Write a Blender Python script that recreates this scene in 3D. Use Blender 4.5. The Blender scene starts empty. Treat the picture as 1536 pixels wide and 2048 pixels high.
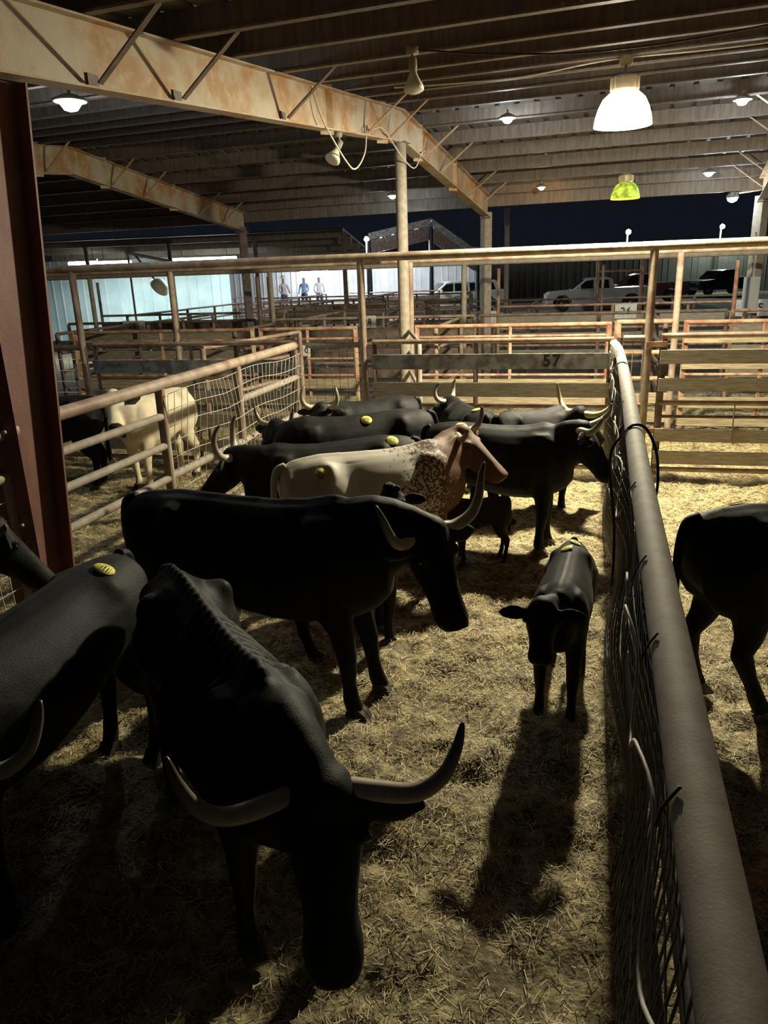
import bpy, bmesh, math, random
import numpy as np
from mathutils import Vector, Matrix
from mathutils.bvhtree import BVHTree
random.seed(7); np.random.seed(7)
SC = bpy.context.scene
COL = SC.collection
R = math.radians

# ------------------------------------------------------------------ camera
F_PX, CAM_H, PITCH, ROLL = 1500.0, 2.5, R(17.7), R(2.0)
c_f = Vector((0, math.cos(PITCH), -math.sin(PITCH)))
_r0 = Vector((1, 0, 0)); _u0 = _r0.cross(c_f)
c_r = _r0 * math.cos(ROLL) - _u0 * math.sin(ROLL)
c_u = _u0 * math.cos(ROLL) + _r0 * math.sin(ROLL)
CAM = Vector((0, 0, CAM_H))
cd = bpy.data.cameras.new('camera'); cam = bpy.data.objects.new('camera', cd); COL.objects.link(cam)
m = Matrix((c_r, c_u, -c_f)).transposed().to_4x4(); m.translation = CAM
cam.matrix_world = m
cd.sensor_fit = 'VERTICAL'; cd.sensor_height = 36.0; cd.lens = 36.0 * F_PX / 2048.0
cd.clip_start = 0.05; cd.clip_end = 400
SC.camera = cam

def ray(x, y): return c_f * F_PX + c_r * (x - 768) + c_u * (1024 - y)
def at(x, y, z):                       # pixel -> point at height z
    d = ray(x, y); return CAM + d * ((z - CAM_H) / d.z)
def atY(x, y, Y):                      # pixel -> point at forward distance Y
    d = ray(x, y); return CAM + d * (Y / d.y)

# ------------------------------------------------------------------ world / exposure
w = bpy.data.worlds.new('night'); SC.world = w; w.use_nodes = True
w.node_tree.nodes['Background'].inputs[0].default_value = (0.012, 0.0145, 0.022, 1)
w.node_tree.nodes['Background'].inputs[1].default_value = 0.45
SC.view_settings.view_transform = 'Standard'; SC.view_settings.look = 'None'
SC.view_settings.exposure = 0.0; SC.view_settings.gamma = 1.0
SC.view_settings.use_curve_mapping = False
MAIN_W = 2150.0

# ------------------------------------------------------------------ materials
MATS = {}
def mat(name, col, rough=0.6, metal=0.0, col2=None, scale=6.0, bump=0.0, bscale=None, stretch=None,
        ramp=(0.35, 0.65), coords='pos', col3=None, scale3=2.0, ramp3=(0.5, 0.7), spec=0.5, sheen=0.0, detail=5.0):
    if name in MATS: return MATS[name]
    M = bpy.data.materials.new(name); M.use_nodes = True
    N = M.node_tree.nodes; L = M.node_tree.links; b = N['Principled BSDF']
    b.inputs['Base Color'].default_value = (*col, 1); b.inputs['Roughness'].default_value = rough
    b.inputs['Metallic'].default_value = metal; b.inputs['Specular IOR Level'].default_value = spec
    if sheen: b.inputs['Sheen Weight'].default_value = sheen; b.inputs['Sheen Roughness'].default_value = 0.4
    if col2 or bump:
        if coords == 'pos': src = N.new('ShaderNodeNewGeometry').outputs['Position']
        else: src = N.new('ShaderNodeTexCoord').outputs['Object']
        if stretch:
            mp = N.new('ShaderNodeMapping'); mp.inputs['Scale'].default_value = stretch
            L.new(src, mp.inputs['Vector']); src = mp.outputs['Vector']
    def noise(sc, dt=detail):
        n = N.new('ShaderNodeTexNoise'); n.inputs['Scale'].default_value = sc; n.inputs['Detail'].default_value = dt
        L.new(src, n.inputs['Vector']); return n
    if col2:
        n = noise(scale); r = N.new('ShaderNodeValToRGB')
        r.color_ramp.elements[0].position = ramp[0]; r.color_ramp.elements[1].position = ramp[1]
        r.color_ramp.elements[0].color = (*col, 1); r.color_ramp.elements[1].color = (*col2, 1)
        L.new(n.outputs['Fac'], r.inputs['Fac']); out = r.outputs['Color']
        if col3:
            n3 = noise(scale3); r3 = N.new('ShaderNodeValToRGB')
            r3.color_ramp.elements[0].position = ramp3[0]; r3.color_ramp.elements[1].position = ramp3[1]
            L.new(n3.outputs['Fac'], r3.inputs['Fac'])
            mx = N.new('ShaderNodeMix'); mx.data_type = 'RGBA'; mx.inputs['B'].default_value = (*col3, 1)
            L.new(r3.outputs['Color'], mx.inputs['Factor']); L.new(out, mx.inputs['A']); out = mx.outputs['Result']
        L.new(out, b.inputs['Base Color'])
    if bump:
        n2 = noise(bscale or scale); bp = N.new('ShaderNodeBump'); bp.inputs['Strength'].default_value = bump
        bp.inputs['Distance'].default_value = 0.02
        L.new(n2.outputs['Fac'], bp.inputs['Height']); L.new(bp.outputs['Normal'], b.inputs['Normal'])
    MATS[name] = M; return M
def emit(name, col, strength, base=(0.8, 0.8, 0.8)):
    if name in MATS: return MATS[name]
    M = bpy.data.materials.new(name); M.use_nodes = True; b = M.node_tree.nodes['Principled BSDF']
    b.inputs['Base Color'].default_value = (*base, 1)
    b.inputs['Emission Color'].default_value = (*col, 1); b.inputs['Emission Strength'].default_value = strength
    MATS[name] = M; return M

PIPE = mat('weathered_pipe', (0.30, 0.20, 0.14), 0.62, 0.0, (0.42, 0.34, 0.25), 9, 0.15, 60, col3=(0.23, 0.13, 0.10), scale3=3.0, ramp3=(0.52, 0.68))
PIPE_G = mat('dusty_pipe', (0.36, 0.31, 0.25), 0.75, 0.0, (0.27, 0.22, 0.17), 12, 0.05, 140)
PIPE_R = mat('rust_red_pipe', (0.30, 0.13, 0.085), 0.6, 0.0, (0.50, 0.34, 0.21), 7, 0.15, 60, ramp=(0.38, 0.62))
PIPE_D = mat('dark_rust_pipe', (0.12, 0.07, 0.055), 0.65, 0.0, (0.20, 0.15, 0.12), 8, 0.1, 40)
WOOD = mat('weathered_plank', (0.42, 0.36, 0.27), 0.85, 0.0, (0.25, 0.21, 0.155), 5, 0.3, 20, stretch=(1.2, 1.2, 14))
WOOD_L = mat('pale_lamplit_plank', (0.44, 0.36, 0.23), 0.8, 0.0, (0.25, 0.19, 0.115), 4, 0.25, 18, stretch=(1.0, 1.0, 12))  # pale boards with yellow lamplight put into the colour
GALV = mat('galvanised_sheet', (0.36, 0.36, 0.34), 0.6, 0.1, (0.17, 0.17, 0.16), 9, 0.05, 40, ramp=(0.4, 0.6))
STEEL_RED = mat('red_oxide_steel', (0.17, 0.065, 0.05), 0.65, 0.0, (0.23, 0.10, 0.075), 4, 0.1, 50)
BEAM = mat('rusted_cream_beam', (0.50, 0.42, 0.31), 0.65, 0.0, (0.42, 0.22, 0.075), 2.6, 0.12, 60, ramp=(0.38, 0.62), col3=(0.56, 0.46, 0.32), scale3=9.0, ramp3=(0.5, 0.8))
PURL = mat('grimy_purlin_steel', (0.245, 0.20, 0.165), 0.6, 0.1, (0.16, 0.125, 0.10), 7, 0.08, 30, stretch=(3, 3, 0.4))
DECK = mat('roof_sheet_steel', (0.25, 0.235, 0.22), 0.6, 0.3, (0.18, 0.17, 0.16), 2)
WIRE = mat('grey_wire', (0.50, 0.47, 0.40), 0.6, 0.1)
WIRE_D = mat('dark_wire', (0.10, 0.09, 0.08), 0.5, 0.3)
CABLE = mat('black_cable', (0.015, 0.015, 0.015), 0.5)
CABLE_W = mat('dusty_white_cable', (0.62, 0.56, 0.45), 0.6)
DARK = mat('dark_metal', (0.03, 0.03, 0.035), 0.5, 0.2)
BLACKP = mat('black_paint', (0.015, 0.015, 0.015), 0.7)
WHITEP = mat('white_paint_chipped', (0.62, 0.61, 0.56), 0.7, 0.0, (0.35, 0.32, 0.28), 14, ramp=(0.5, 0.75))

# ------------------------------------------------------------------ mesh helpers
def link(o, parent=None):
    COL.objects.link(o)
    if parent is not None: o.parent = parent
    return o
def tag(o, label=None, cat=None, group=None, kind=None):
    if label: o['label'] = label
    if cat: o['category'] = cat
    if group: o['group'] = group
    if kind: o['kind'] = kind
    return o
def empty(name, loc, label, cat, group=None, rz=0.0, scale=1.0):
    o = bpy.data.objects.new(name, None); o.empty_display_size = 0.1
    o.location = loc; o.rotation_euler = (0, 0, rz); o.scale = (scale,) * 3
    link(o); tag(o, label, cat, group); return o
def mesh_obj(name, verts, faces, material, parent=None, smooth=False, loc=None):
    me = bpy.data.meshes.new(name); me.from_pydata([tuple(v) for v in verts], [], faces); me.update()
    if smooth: me.shade_smooth()
    if material: me.materials.append(material)
    o = bpy.data.objects.new(name, me)
    if loc is not None: o.location = loc
    return link(o, parent)
CACHE = {}
def unit_cyl(material, n=12):
    k = ('c', material.name, n)
    if k not in CACHE:
        v = []; f = []
        for z in (-0.5, 0.5):
            for i in range(n): v.append((math.cos(2*math.pi*i/n), math.sin(2*math.pi*i/n), z))
        for i in range(n): f.append((i, (i+1) % n, n+(i+1) % n, n+i))
        f.append(tuple(range(n-1, -1, -1))); f.append(tuple(range(n, 2*n)))
        me = bpy.data.meshes.new('tube'); me.from_pydata(v, [], f); me.update()
        for p in me.polygons: p.use_smooth = len(p.vertices) == 4
        me.materials.append(material); CACHE[k] = me
    return CACHE[k]
def unit_box(material):
    k = ('b', material.name)
    if k not in CACHE:
        bm = bmesh.new(); bmesh.ops.create_cube(bm, size=1.0)
        me = bpy.data.meshes.new('board'); bm.to_mesh(me); bm.free(); me.materials.append(material); CACHE[k] = me
    return CACHE[k]
def ploc(parent):
    return parent.location if parent is not None else Vector((0, 0, 0))
def pipe(name, p0, p1, r, material, parent=None, n=12):
    """straight tube between two world points (parent must be unrotated)"""
    p0 = Vector(p0); p1 = Vector(p1); d = p1 - p0
    o = bpy.data.objects.new(name, unit_cyl(material, n))
    o.location = (p0 + p1) / 2 - ploc(parent)
    o.rotation_euler = d.to_track_quat('Z', 'Y').to_euler(); o.scale = (r, r, d.length)
    return link(o, parent)
def bar(name, p0, p1, width, thick, material, parent=None, up=Vector((0, 0, 1))):
    """rectangular bar between two world points: width along `up`, thick across"""
    p0 = Vector(p0); p1 = Vector(p1); d = p1 - p0; t = d.normalized()
    s = t.cross(up)
    if s.length < 1e-4: s = t.cross(Vector((1, 0, 0)))
    s.normalize(); u = s.cross(t)
    o = bpy.data.objects.new(name, unit_box(material))
    M = Matrix((t, s, u)).transposed()
    o.location = (p0 + p1) / 2 - ploc(parent); o.rotation_euler = M.to_euler(); o.scale = (d.length, thick, width)
    return link(o, parent)
def catmull(pts, k=6):
    P = [Vector(p) for p in pts]; P = [P[0]*2-P[1]] + P + [P[-1]*2-P[-2]]; out = []
    for i in range(1, len(P)-2):
        for j in range(k):
            t = j/k
            out.append(0.5*((2*P[i]) + (P[i+1]-P[i-1])*t + (2*P[i-1]-5*P[i]+4*P[i+1]-P[i+2])*t*t + (3*P[i]-P[i-1]-3*P[i+1]+P[i+2])*t**3))
    out.append(P[-2]); return out
def tube_geo(pts, radii, n=8):
    pts = [Vector(p) for p in pts]; v = []; f = []; N = len(pts); ref = None
    for i, p in enumerate(pts):
        t = (pts[min(i+1, N-1)] - pts[max(i-1, 0)]).normalized()
        if ref is None: ref = t.orthogonal().normalized()
        ref = (ref - t*ref.dot(t)).normalized(); b = t.cross(ref)
        r = radii[i] if hasattr(radii, '__len__') else radii
        for k in range(n):
            a = 2*math.pi*k/n; v.append(p + ref*(r*math.cos(a)) + b*(r*math.sin(a)))
    for i in range(N-1):
        for k in range(n):
            f.append((i*n+k, i*n+(k+1) % n, (i+1)*n+(k+1) % n, (i+1)*n+k))
    f.append(tuple(range(n-1, -1, -1))); f.append(tuple(range((N-1)*n, N*n)))
    return v, f
def tube(name, pts, radii, material, parent=None, n=8, k=6, world=True):
    P = catmull(pts, k) if k > 1 else pts
    if hasattr(radii, '__len__'):
        m_ = len(radii)-1; rr = []
        for i in range(len(P)):
            s = i/(len(P)-1)*m_; a = min(int(s), m_-1); rr.append(radii[a]*(1-(s-a)) + radii[a+1]*(s-a))
        radii = rr
    v, f = tube_geo(P, radii, n)
    if world and parent is not None: v = [q - parent.location for q in v]
    return mesh_obj(name, v, f, material, parent, True)
def prism(name, outline, axis0, axis1, normal, thick, material, parent=None, origin=Vector((0, 0, 0))):
    n = len(outline); v = []
    for s in (-0.5, 0.5):
        for a, b in outline: v.append(Vector(origin) + axis0*a + axis1*b + normal*(s*thick))
    f = [tuple(range(n-1, -1, -1)), tuple(range(n, 2*n))] + [(i, (i+1) % n, n+(i+1) % n, n+i) for i in range(n)]
    if parent is not None: v = [q - parent.location for q in v]
    return mesh_obj(name, v, f, material, parent)
def lathe(name, prof, material, parent=None, n=24, loc=(0, 0, 0), smooth=True, close=False):
    v = []; f = []
    for r, z in prof:
        for i in range(n):
            a = 2*math.pi*i/n; v.append((r*math.cos(a), r*math.sin(a), z))
    m_ = len(prof)
    for j in range(m_-1 + (1 if close else 0)):
        j2 = (j+1) % m_
        for i in range(n): f.append((j*n+i, j*n+(i+1) % n, j2*n+(i+1) % n, j2*n+i))
    if not close:
        f.append(tuple(range(n-1, -1, -1))); f.append(tuple(range((m_-1)*n, m_*n)))
    o = mesh_obj(name, v, f, material, parent, smooth, loc); return o
def text_obj(name, s, size, origin, xdir, material, parent, depth=0.0008):
    cu = bpy.data.curves.new('txt', 'FONT'); cu.body = s; cu.size = size; cu.extrude = depth; cu.offset = size*0.022; cu.align_x = 'CENTER'; cu.align_y = 'CENTER'; cu.space_character = 1.15
    t = bpy.data.objects.new('txt', cu); COL.objects.link(t)
    dg = bpy.context.evaluated_depsgraph_get(); me = bpy.data.meshes.new_from_object(t.evaluated_get(dg))
    bpy.data.objects.remove(t); me.materials.clear(); me.materials.append(material)
    o = bpy.data.objects.new(name, me)
    xd = Vector(xdir).normalized(); zd = Vector((0, 0, 1)); yd = xd.cross(zd)   # text face looks along -cross
    o.matrix_local = Matrix.Identity(4)
    Mx = Matrix((xd, zd, -yd if False else xd.cross(zd))).transposed().to_4x4()
    o.rotation_euler = Mx.to_euler(); o.location = Vector(origin) - ploc(parent)
    return link(o, parent)

# ------------------------------------------------------------------ noise + ground
def vnoise(x, y, seed=0):
    xi = np.floor(x).astype(np.int64); yi = np.floor(y).astype(np.int64); xf = x-xi; yf = y-yi
    u = xf*xf*(3-2*xf); v = yf*yf*(3-2*yf)
    def h(a, b):
        n = (a*374761393 + b*668265263 + seed*974711) & 0x7fffffff
        n = ((n ^ (n >> 13))*1274126177) & 0x7fffffff
        return ((n ^ (n >> 16)) & 0xffff)/65535.0
    return (h(xi, yi)*(1-u)+h(xi+1, yi)*u)*(1-v) + (h(xi, yi+1)*(1-u)+h(xi+1, yi+1)*u)*v
def ground_h(x, y):
    x = np.asarray(x, float); y = np.asarray(y, float)
    return (0.050*(vnoise(x*1.7, y*1.7, 1)-0.5) + 0.075*(vnoise(x*4.3, y*4.3, 2)-0.5)
            + 0.050*(vnoise(x*9.1, y*9.1, 3)-0.5) - 0.02)
gx0, gx1, gy0, gy1 = -7.0, 8.0, 0.6, 15.0
nx, ny = 430, 420
X, Y = np.meshgrid(np.linspace(gx0, gx1, nx), np.linspace(gy0, gy1, ny)); Z = ground_h(X, Y)
verts = np.stack([X.ravel(), Y.ravel(), Z.ravel()], 1)
idx = np.arange(nx*ny).reshape(ny, nx)
fc = np.stack([idx[:-1, :-1].ravel(), idx[:-1, 1:].ravel(), idx[1:, 1:].ravel(), idx[1:, :-1].ravel()], 1)
SOIL = mat('trampled_straw_soil', (0.15, 0.115, 0.065), 0.9, 0, (0.48, 0.40, 0.215), 16, 0.6, 45, ramp=(0.38, 0.62), col3=(0.10, 0.07, 0.04), scale3=2.6, ramp3=(0.50, 0.72), detail=9.0)
g = mesh_obj('floor', verts, fc.tolist(), SOIL, None, True); tag(g, 'trampled pen ground of dirt and straw litter', kind='structure')
YARD = mat('bare_yard_dirt', (0.15, 0.12, 0.085), 0.9, 0, (0.23, 0.18, 0.12), 1.2, 0.3, 10)
yard = []
def yq(x0, x1, y0, y1):
    b = len(yard); yard.extend([(x0, y0, -0.06), (x1, y0, -0.06), (x1, y1, -0.06), (x0, y1, -0.06)]); return (b, b+1, b+2, b+3)
yf = [yq(-60, gx0+0.05, -8, 120), yq(gx1-0.05, 70, -8, 120), yq(gx0+0.05, gx1-0.05, gy1-0.05, 120), yq(gx0+0.05, gx1-0.05, -8, gy0+0.05)]
g2 = mesh_obj('floor', yard, yf, YARD); tag(g2, 'bare dirt yard stretching out beyond the pens', kind='structure')

# straw blades: nobody could count them
def straw():
    n = 480000
    px = np.random.uniform(gx0, gx1, n*2); py = np.random.uniform(0.9, 13.5, n*2)
    keep = vnoise(px*2.3, py*2.3, 5)*0.6 + vnoise(px*6, py*6, 6)*0.4 > np.random.uniform(0.12, 0.78, n*2)
    cf = bp(-0.07, T0-0.3, 0)
    vis = (np.abs(px - 0.08*py) < 0.56*py + 0.9) & (np.hypot(px-cf.x, py-cf.y) > 0.3)
    px, py = px[keep & vis][:n], py[keep & vis][:n]; n = len(px)
    pz = ground_h(px, py) + np.random.uniform(0.003, 0.022, n)
    ang = np.random.uniform(0, 2*np.pi, n); ln = np.random.uniform(0.007, 0.030, n)*(1+0.6*(np.random.rand(n) > 0.85))
    wd = np.random.uniform(0.0007, 0.0016, n)*(1+0.05*py); tilt = np.random.normal(0, 0.22, n)
    dx, dy, dz = np.cos(ang)*ln, np.sin(ang)*ln, np.sin(tilt)*ln
    wx, wy = -np.sin(ang)*wd, np.cos(ang)*wd
    roll = np.random.uniform(-0.6, 0.6, n)*wd
    V = np.empty((n, 4, 3))
    for k, (a, b) in enumerate(((-1, -1), (1, -1), (1, 1), (-1, 1))):
        V[:, k, 0] = px+a*dx+b*wx; V[:, k, 1] = py+a*dy+b*wy; V[:, k, 2] = pz+a*dz+b*roll
    me = bpy.data.meshes.new('straw_litter'); me.vertices.add(n*4); me.vertices.foreach_set('co', V.ravel())
    me.loops.add(n*4); me.loops.foreach_set('vertex_index', np.arange(n*4, dtype=np.int32))
    me.polygons.add(n); me.polygons.foreach_set('loop_start', np.arange(0, n*4, 4, dtype=np.int32))
    me.update(); me.validate()
    at_ = me.attributes.new('tone', 'FLOAT', 'POINT')
    at_.data.foreach_set('value', np.repeat(np.random.rand(n), 4).astype(np.float32))
    M = bpy.data.materials.new('straw'); M.use_nodes = True; N = M.node_tree.nodes; L = M.node_tree.links
    a = N.new('ShaderNodeAttribute'); a.attribute_name = 'tone'; r = N.new('ShaderNodeValToRGB')
    r.color_ramp.elements[0].color = (0.16, 0.115, 0.05, 1); r.color_ramp.elements[1].color = (0.95, 0.82, 0.48, 1)
    e = r.color_ramp.elements.new(0.55); e.color = (0.62, 0.49, 0.23, 1)
    L.new(a.outputs['Fac'], r.inputs['Fac']); L.new(r.outputs['Color'], N['Principled BSDF'].inputs['Base Color'])
    N['Principled BSDF'].inputs['Roughness'].default_value = 0.55
    me.materials.append(M); o = link(bpy.data.objects.new('straw_litter', me))
    tag(o, 'loose chopped straw scattered over the pen floor', 'straw', kind='stuff')
# ------------------------------------------------------------------ roof building frame
E1 = Vector((0.935, -0.355, 0)).normalized(); E2 = Vector((0.355, 0.935, 0)).normalized(); RO = Vector((0.42, 12.0, 0))
def zu(t): return 4.29 + 0.079*t if t < 0 else 4.29 - 0.128*t      # underside of the rafters
def bp(s, t, z): return RO + E1*s + E2*t + Vector((0, 0, z))
T0, T1, BD = -7.4, 5.73, 0.42
ZV = Vector((0, 0, 1))
def rafter(s, label, near_col=True, pole=True, braces=True, eave=True):
    root = empty('roof_rafter', bp(s, 0, zu(0)), label, 'roof beam', 'steel rafters of the pen roof')
    def seg(t0, t1):
        a, b = zu(t0), zu(t1); L0 = t1-t0
        prism('web', [(0, 0), (L0, b-a), (L0, b-a+BD), (0, BD)], E2, ZV, E1, 0.012, BEAM, root, bp(s, t0, a))
        for off, nm in ((0.0, 'bottom_flange'), (BD, 'top_flange')):
            bar(nm, bp(s, t0, a+off), bp(s, t1, b+off), 0.014, 0.17, BEAM, root)
    seg(T0-0.2, -0.75); seg(-0.75, 0.0); seg(0.0, 0.85); seg(0.85, T1)
    for t in (-0.75, 0.85, -2.6, 2.9):                     # bolted splice plates
        bar('splice_plate', bp(s, t, zu(t)-0.05), bp(s, t, zu(t)+BD+0.05), 0.02, 0.16, BEAM, root, up=E2)
    if braces:
        for t in (-6.58, -5.58, -3.73, -1.48, -0.63, 0.97, 1.90, 3.76, 4.69):
            for sd in ((1, -1) if t > 0 else (1,)):
                b0 = bp(s+0.075*sd, t, zu(t)+0.03); b1 = bp(s+0.62*sd, t, zu(t)+BD+0.02)
                br = bar('flange_brace', b0, b1, 0.05, 0.012, PIPE_D if t < -3 else BEAM, root, up=E2)
            bar('brace_lug', bp(s+0.01, t-0.05, zu(t)+0.05), bp(s+0.01, t+0.06, zu(t)+0.05), 0.09, 0.02, PIPE_D if t < -3 else BEAM, root)
    return root
FR = ((0.0, 'rust-stained cream rafter resting on the ridge pipe and red column'),
      (-6.0, 'dim grey rafter of the next bay beyond the red column'),
      (5.35, 'rafter on the conduit-box side, its far end bright under a light'))
for s, lb in FR: rafter(s, lb)
# columns and posts
def red_column(s, label):
    b = bp(s, T0-0.18, 0); root = empty('roof_column', b, label, 'column')
    zt = zu(T0-0.2)
    d0, d1 = 0.27, 0.60                                   # tapered web
    prism('web', [(0, -0.05), (d0, -0.05), (d1, zt), (0, zt)], E2, ZV, E1, 0.012, STEEL_RED, root, bp(s, T0-0.42, 0))
    bar('outer_flange', bp(s, T0-0.42, -0.05), bp(s, T0-0.42, zt), 0.016, 0.2, STEEL_RED, root, up=E2)
    bar('inner_flange', bp(s, T0-0.42+d0, -0.05), bp(s, T0-0.42+d1, zt), 0.016, 0.2, STEEL_RED, root, up=E2)
    for z in (1.0, 1.62, 2.6):
        for k in (-0.055, 0.055):
            pipe('bolt', bp(s+k, T0-0.425, z), bp(s+k, T0-0.44, z), 0.011, WIRE, root, 8)
red_column(-0.07, 'tapered red oxide steel column beside the pipe fence')
def pole(s, t, r, label, ztop, material):
    root = empty('support_pole', bp(s, t, -0.05), label, 'pole')
    pipe('shaft', bp(s, t, -0.05), bp(s, t, ztop-0.012), r, material, root, 20)
    bar('cap_plate', bp(s, t-0.13, ztop-0.006), bp(s, t+0.13, ztop-0.006), 0.012, 0.24, material, root)
    pipe('base_plate', bp(s, t, -0.05), bp(s, t, 0.01), r*1.7, material, root, 16)
pole(0.0, 0.0, 0.085, 'round steel pole carrying the rafter ridge behind gate 57', zu(0), PIPE_G)
def eave_post(s, label):
    root = empty('eave_post', bp(s, T1-0.1, -0.06), label, 'post', 'square posts under the far eave')
    bar('shaft', bp(s, T1-0.1, -0.06), bp(s, T1-0.1, zu(T1)+0.1), 0.2, 0.17, PIPE_D if s < 0 else PIPE_G, root, up=E2)
    bar('cap_plate', bp(s, T1-0.28, zu(T1)-0.01), bp(s, T1+0.05, zu(T1)-0.01), 0.02, 0.2, PIPE_D, root)
eave_post(0.0, 'square eave post under the far end of the cream rafter')
eave_post(-6.0, 'dark eave post in front of the pale blue shed')
eave_post(5.35, 'eave post beside the grey electrical box')
# roof sheets and purlins
def zt_(t): return zu(t) + BD + 0.21
roof = tag(bpy.data.objects.new('ceiling', None), 'corrugated steel roof on purlins over the pens', kind='structure'); link(roof)
S0, S1 = -15.5, 8.2; pw = 0.915
def roof_sheet(t0, t1):
    prof = []; x = 0
    while x < pw-1e-6:
        prof += [(x, 0), (x+0.19, 0), (x+0.215, 0.035), (x+0.265, 0.035), (x+0.29, 0)]; x += 0.305
    prof = [(a, b) for a, b in prof if a < pw] + [(pw, 0)]
    v = []; f = []; n = len(prof)
    for t in (t0, t1):
        for a, h in prof: v.append(E1*a + E2*t + Vector((0, 0, zt_(t)+h)))
    for i in range(n-1): f.append((i, i+1, n+i+1, n+i))
    me = bpy.data.meshes.new('roof_sheet'); me.from_pydata([tuple(q) for q in v], [], f); me.materials.append(DECK); return me
mA, mB = roof_sheet(-9.2, 0.0), roof_sheet(0.0, T1+0.35)
k = 0
s = S0
while s < S1:
    for me in (mA, mB):
        o = bpy.data.objects.new('roof_sheet', me); o.location = RO + E1*s; link(o, roof)
    s += pw
def purlin_mesh(L):
    h, fl, th = 0.21, 0.07, 0.006                         # zed section
    prof = [(-fl, 0.018), (-fl, 0), (0, 0), (0, h-th), (fl, h-th), (fl, h), (-th, h), (-th, th), (-fl+th, th), (-fl+th, 0.018)]
    v = []; n = len(prof)
    for a in (0, L):
        for p, q in prof: v.append(E1*a + E2*p + Vector((0, 0, q)))
    f = [(i, (i+1) % n, n+(i+1) % n, n+i) for i in range(n)] + [tuple(range(n-1, -1, -1)), tuple(range(n, 2*n))]
    me = bpy.data.meshes.new('purlin'); me.from_pydata([tuple(q) for q in v], [], f); me.materials.append(PURL)
    return me
pm = purlin_mesh(S1-S0)
PT = [-8.9, -7.8, -6.6, -5.6, -4.7, -3.75, -2.95, -2.2, -1.5, -0.65] + [0.18] + [0.95+0.93*i for i in range(6)]
for t in PT:
    o = bpy.data.objects.new('purlin', pm); o.location = RO + E1*S0 + E2*t + Vector((0, 0, zu(t)+BD+0.008)); link(o, roof)
o = bar('eave_beam', bp(S0, T1+0.12, zu(T1)+0.40), bp(S1, T1+0.12, zu(T1)+0.40), 0.36, 0.10, PURL, roof)
# purlin lap bolts near the big lamp
for t in (-6.6, -5.6, -4.7):
    for a in (-0.07, 0.07):
        for hz in (0.05, 0.16):
            s_ = 3.0
            pipe('bolt', bp(s_+a, t-0.001, zu(t)+BD+hz), bp(s_+a, t-0.014, zu(t)+BD+hz), 0.012, WIRE, roof, 8)

def roof_point(px, py, below=0.12):
    d = ray(px, py); best = None
    for i in range(300, 3500):
        p = CAM + d*(i*0.01/d.y); q = p - RO; t = q.dot(E2)
        if t > T1: continue
        if p.z > zu(t)+BD-below: return p, t
    return CAM + d*(20/d.y), 5.0

straw()
# ------------------------------------------------------------------ lamps
def point_light(name, loc, energy, col, radius, parent=None):
    l = bpy.data.lights.new(name, 'POINT'); l.energy = energy; l.color = col; l.shadow_soft_size = radius
    o = bpy.data.objects.new(name, l); o.location = Vector(loc) - ploc(parent); return link(o, parent)
def high_bay(p, rad, label, dome_mat, energy, col, ztop, housing):
    root = empty('high_bay_lamp', p, label, 'lamp')
    hgt = rad*1.08
    prof = [(rad, 0), (rad*0.985, hgt*0.12), (rad*0.94, hgt*0.32), (rad*0.86, hgt*0.55), (rad*0.72, hgt*0.80), (rad*0.52, hgt*0.96), (rad*0.40, hgt)]
    inner = [(r-0.006, z) for r, z in reversed(prof)]
    lathe('dome_shade', prof+inner, dome_mat, root, 36, close=True)
    bx = [(rad*0.43, hgt), (rad*0.45, hgt+0.02), (rad*0.45, hgt+rad*0.42), (rad*0.36, hgt+rad*0.50)]
    hb = lathe('ballast_housing', bx, housing, root, 12, smooth=False)
    for i in range(12):
        a = 2*math.pi*i/12; c = math.cos(a)*rad*0.46; s2 = math.sin(a)*rad*0.46
        o = bpy.data.objects.new('cooling_fin', unit_box(housing)); o.location = (c, s2, hgt+rad*0.24); o.scale = (0.03, 0.008, rad*0.38); o.rotation_euler = (0, 0, a); link(o, root)
    top = Vector(p) + Vector((0, 0, hgt+rad*0.5))
    pipe('stem', top, Vector((p[0], p[1], ztop)), 0.014, PIPE_G, root)
    lathe('junction_box', [(0.05, -0.09), (0.07, -0.08), (0.07, -0.01), (0.05, 0)], housing, root, 8, (0, 0, ztop-p[2]))
    bulb = lathe('bulb', [(0.02, 0.30), (0.035, 0.24), (0.05, 0.14), (0.045, 0.07), (0.015, 0.04)], MATS.get('bulb_'+str(energy > 50)) or emit('bulb_'+str(energy > 50), col, 30 if energy > 50 else 6), root, 14)
    if energy: point_light('lamp_light', Vector(p) + Vector((0, 0, 0.02)), energy, col, 0.10, root)
    return root
def under_purlin(px, py, t):            # point on a pixel's ray straight below purlin t
    d = ray(px, py); return CAM + d*((RO + E2*(t-0.035) - CAM).dot(E2)/d.dot(E2))
LP = under_purlin(1245, 252, -2.2)
HOUS = mat('cast_lamp_housing', (0.62, 0.52, 0.34), 0.5, 0.3)
tl = (LP-RO).dot(E2); tp = min(PT, key=lambda q: abs(q-tl))
MAINCOL = (1.0, 0.92, 0.66)
high_bay(LP, 0.298, 'large glowing white dome lamp hanging over the gate corner', emit('glowing_dome', (1.0, 0.93, 0.78), 9.0), MAIN_W, MAINCOL, zu(-2.2)+BD+0.01, HOUS)
GP = under_purlin(1250, 398, 4.67); tg = (GP-RO).dot(E2)
DOMG = emit('green_tinted_dome', (0.55, 0.75, 0.05), 1.0, (0.35, 0.45, 0.05))
_n = DOMG.node_tree.nodes; _l = DOMG.node_tree.links; _t = _n.new('ShaderNodeTexNoise'); _t.inputs['Scale'].default_value = 9; _t.inputs['Detail'].default_value = 6
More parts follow.
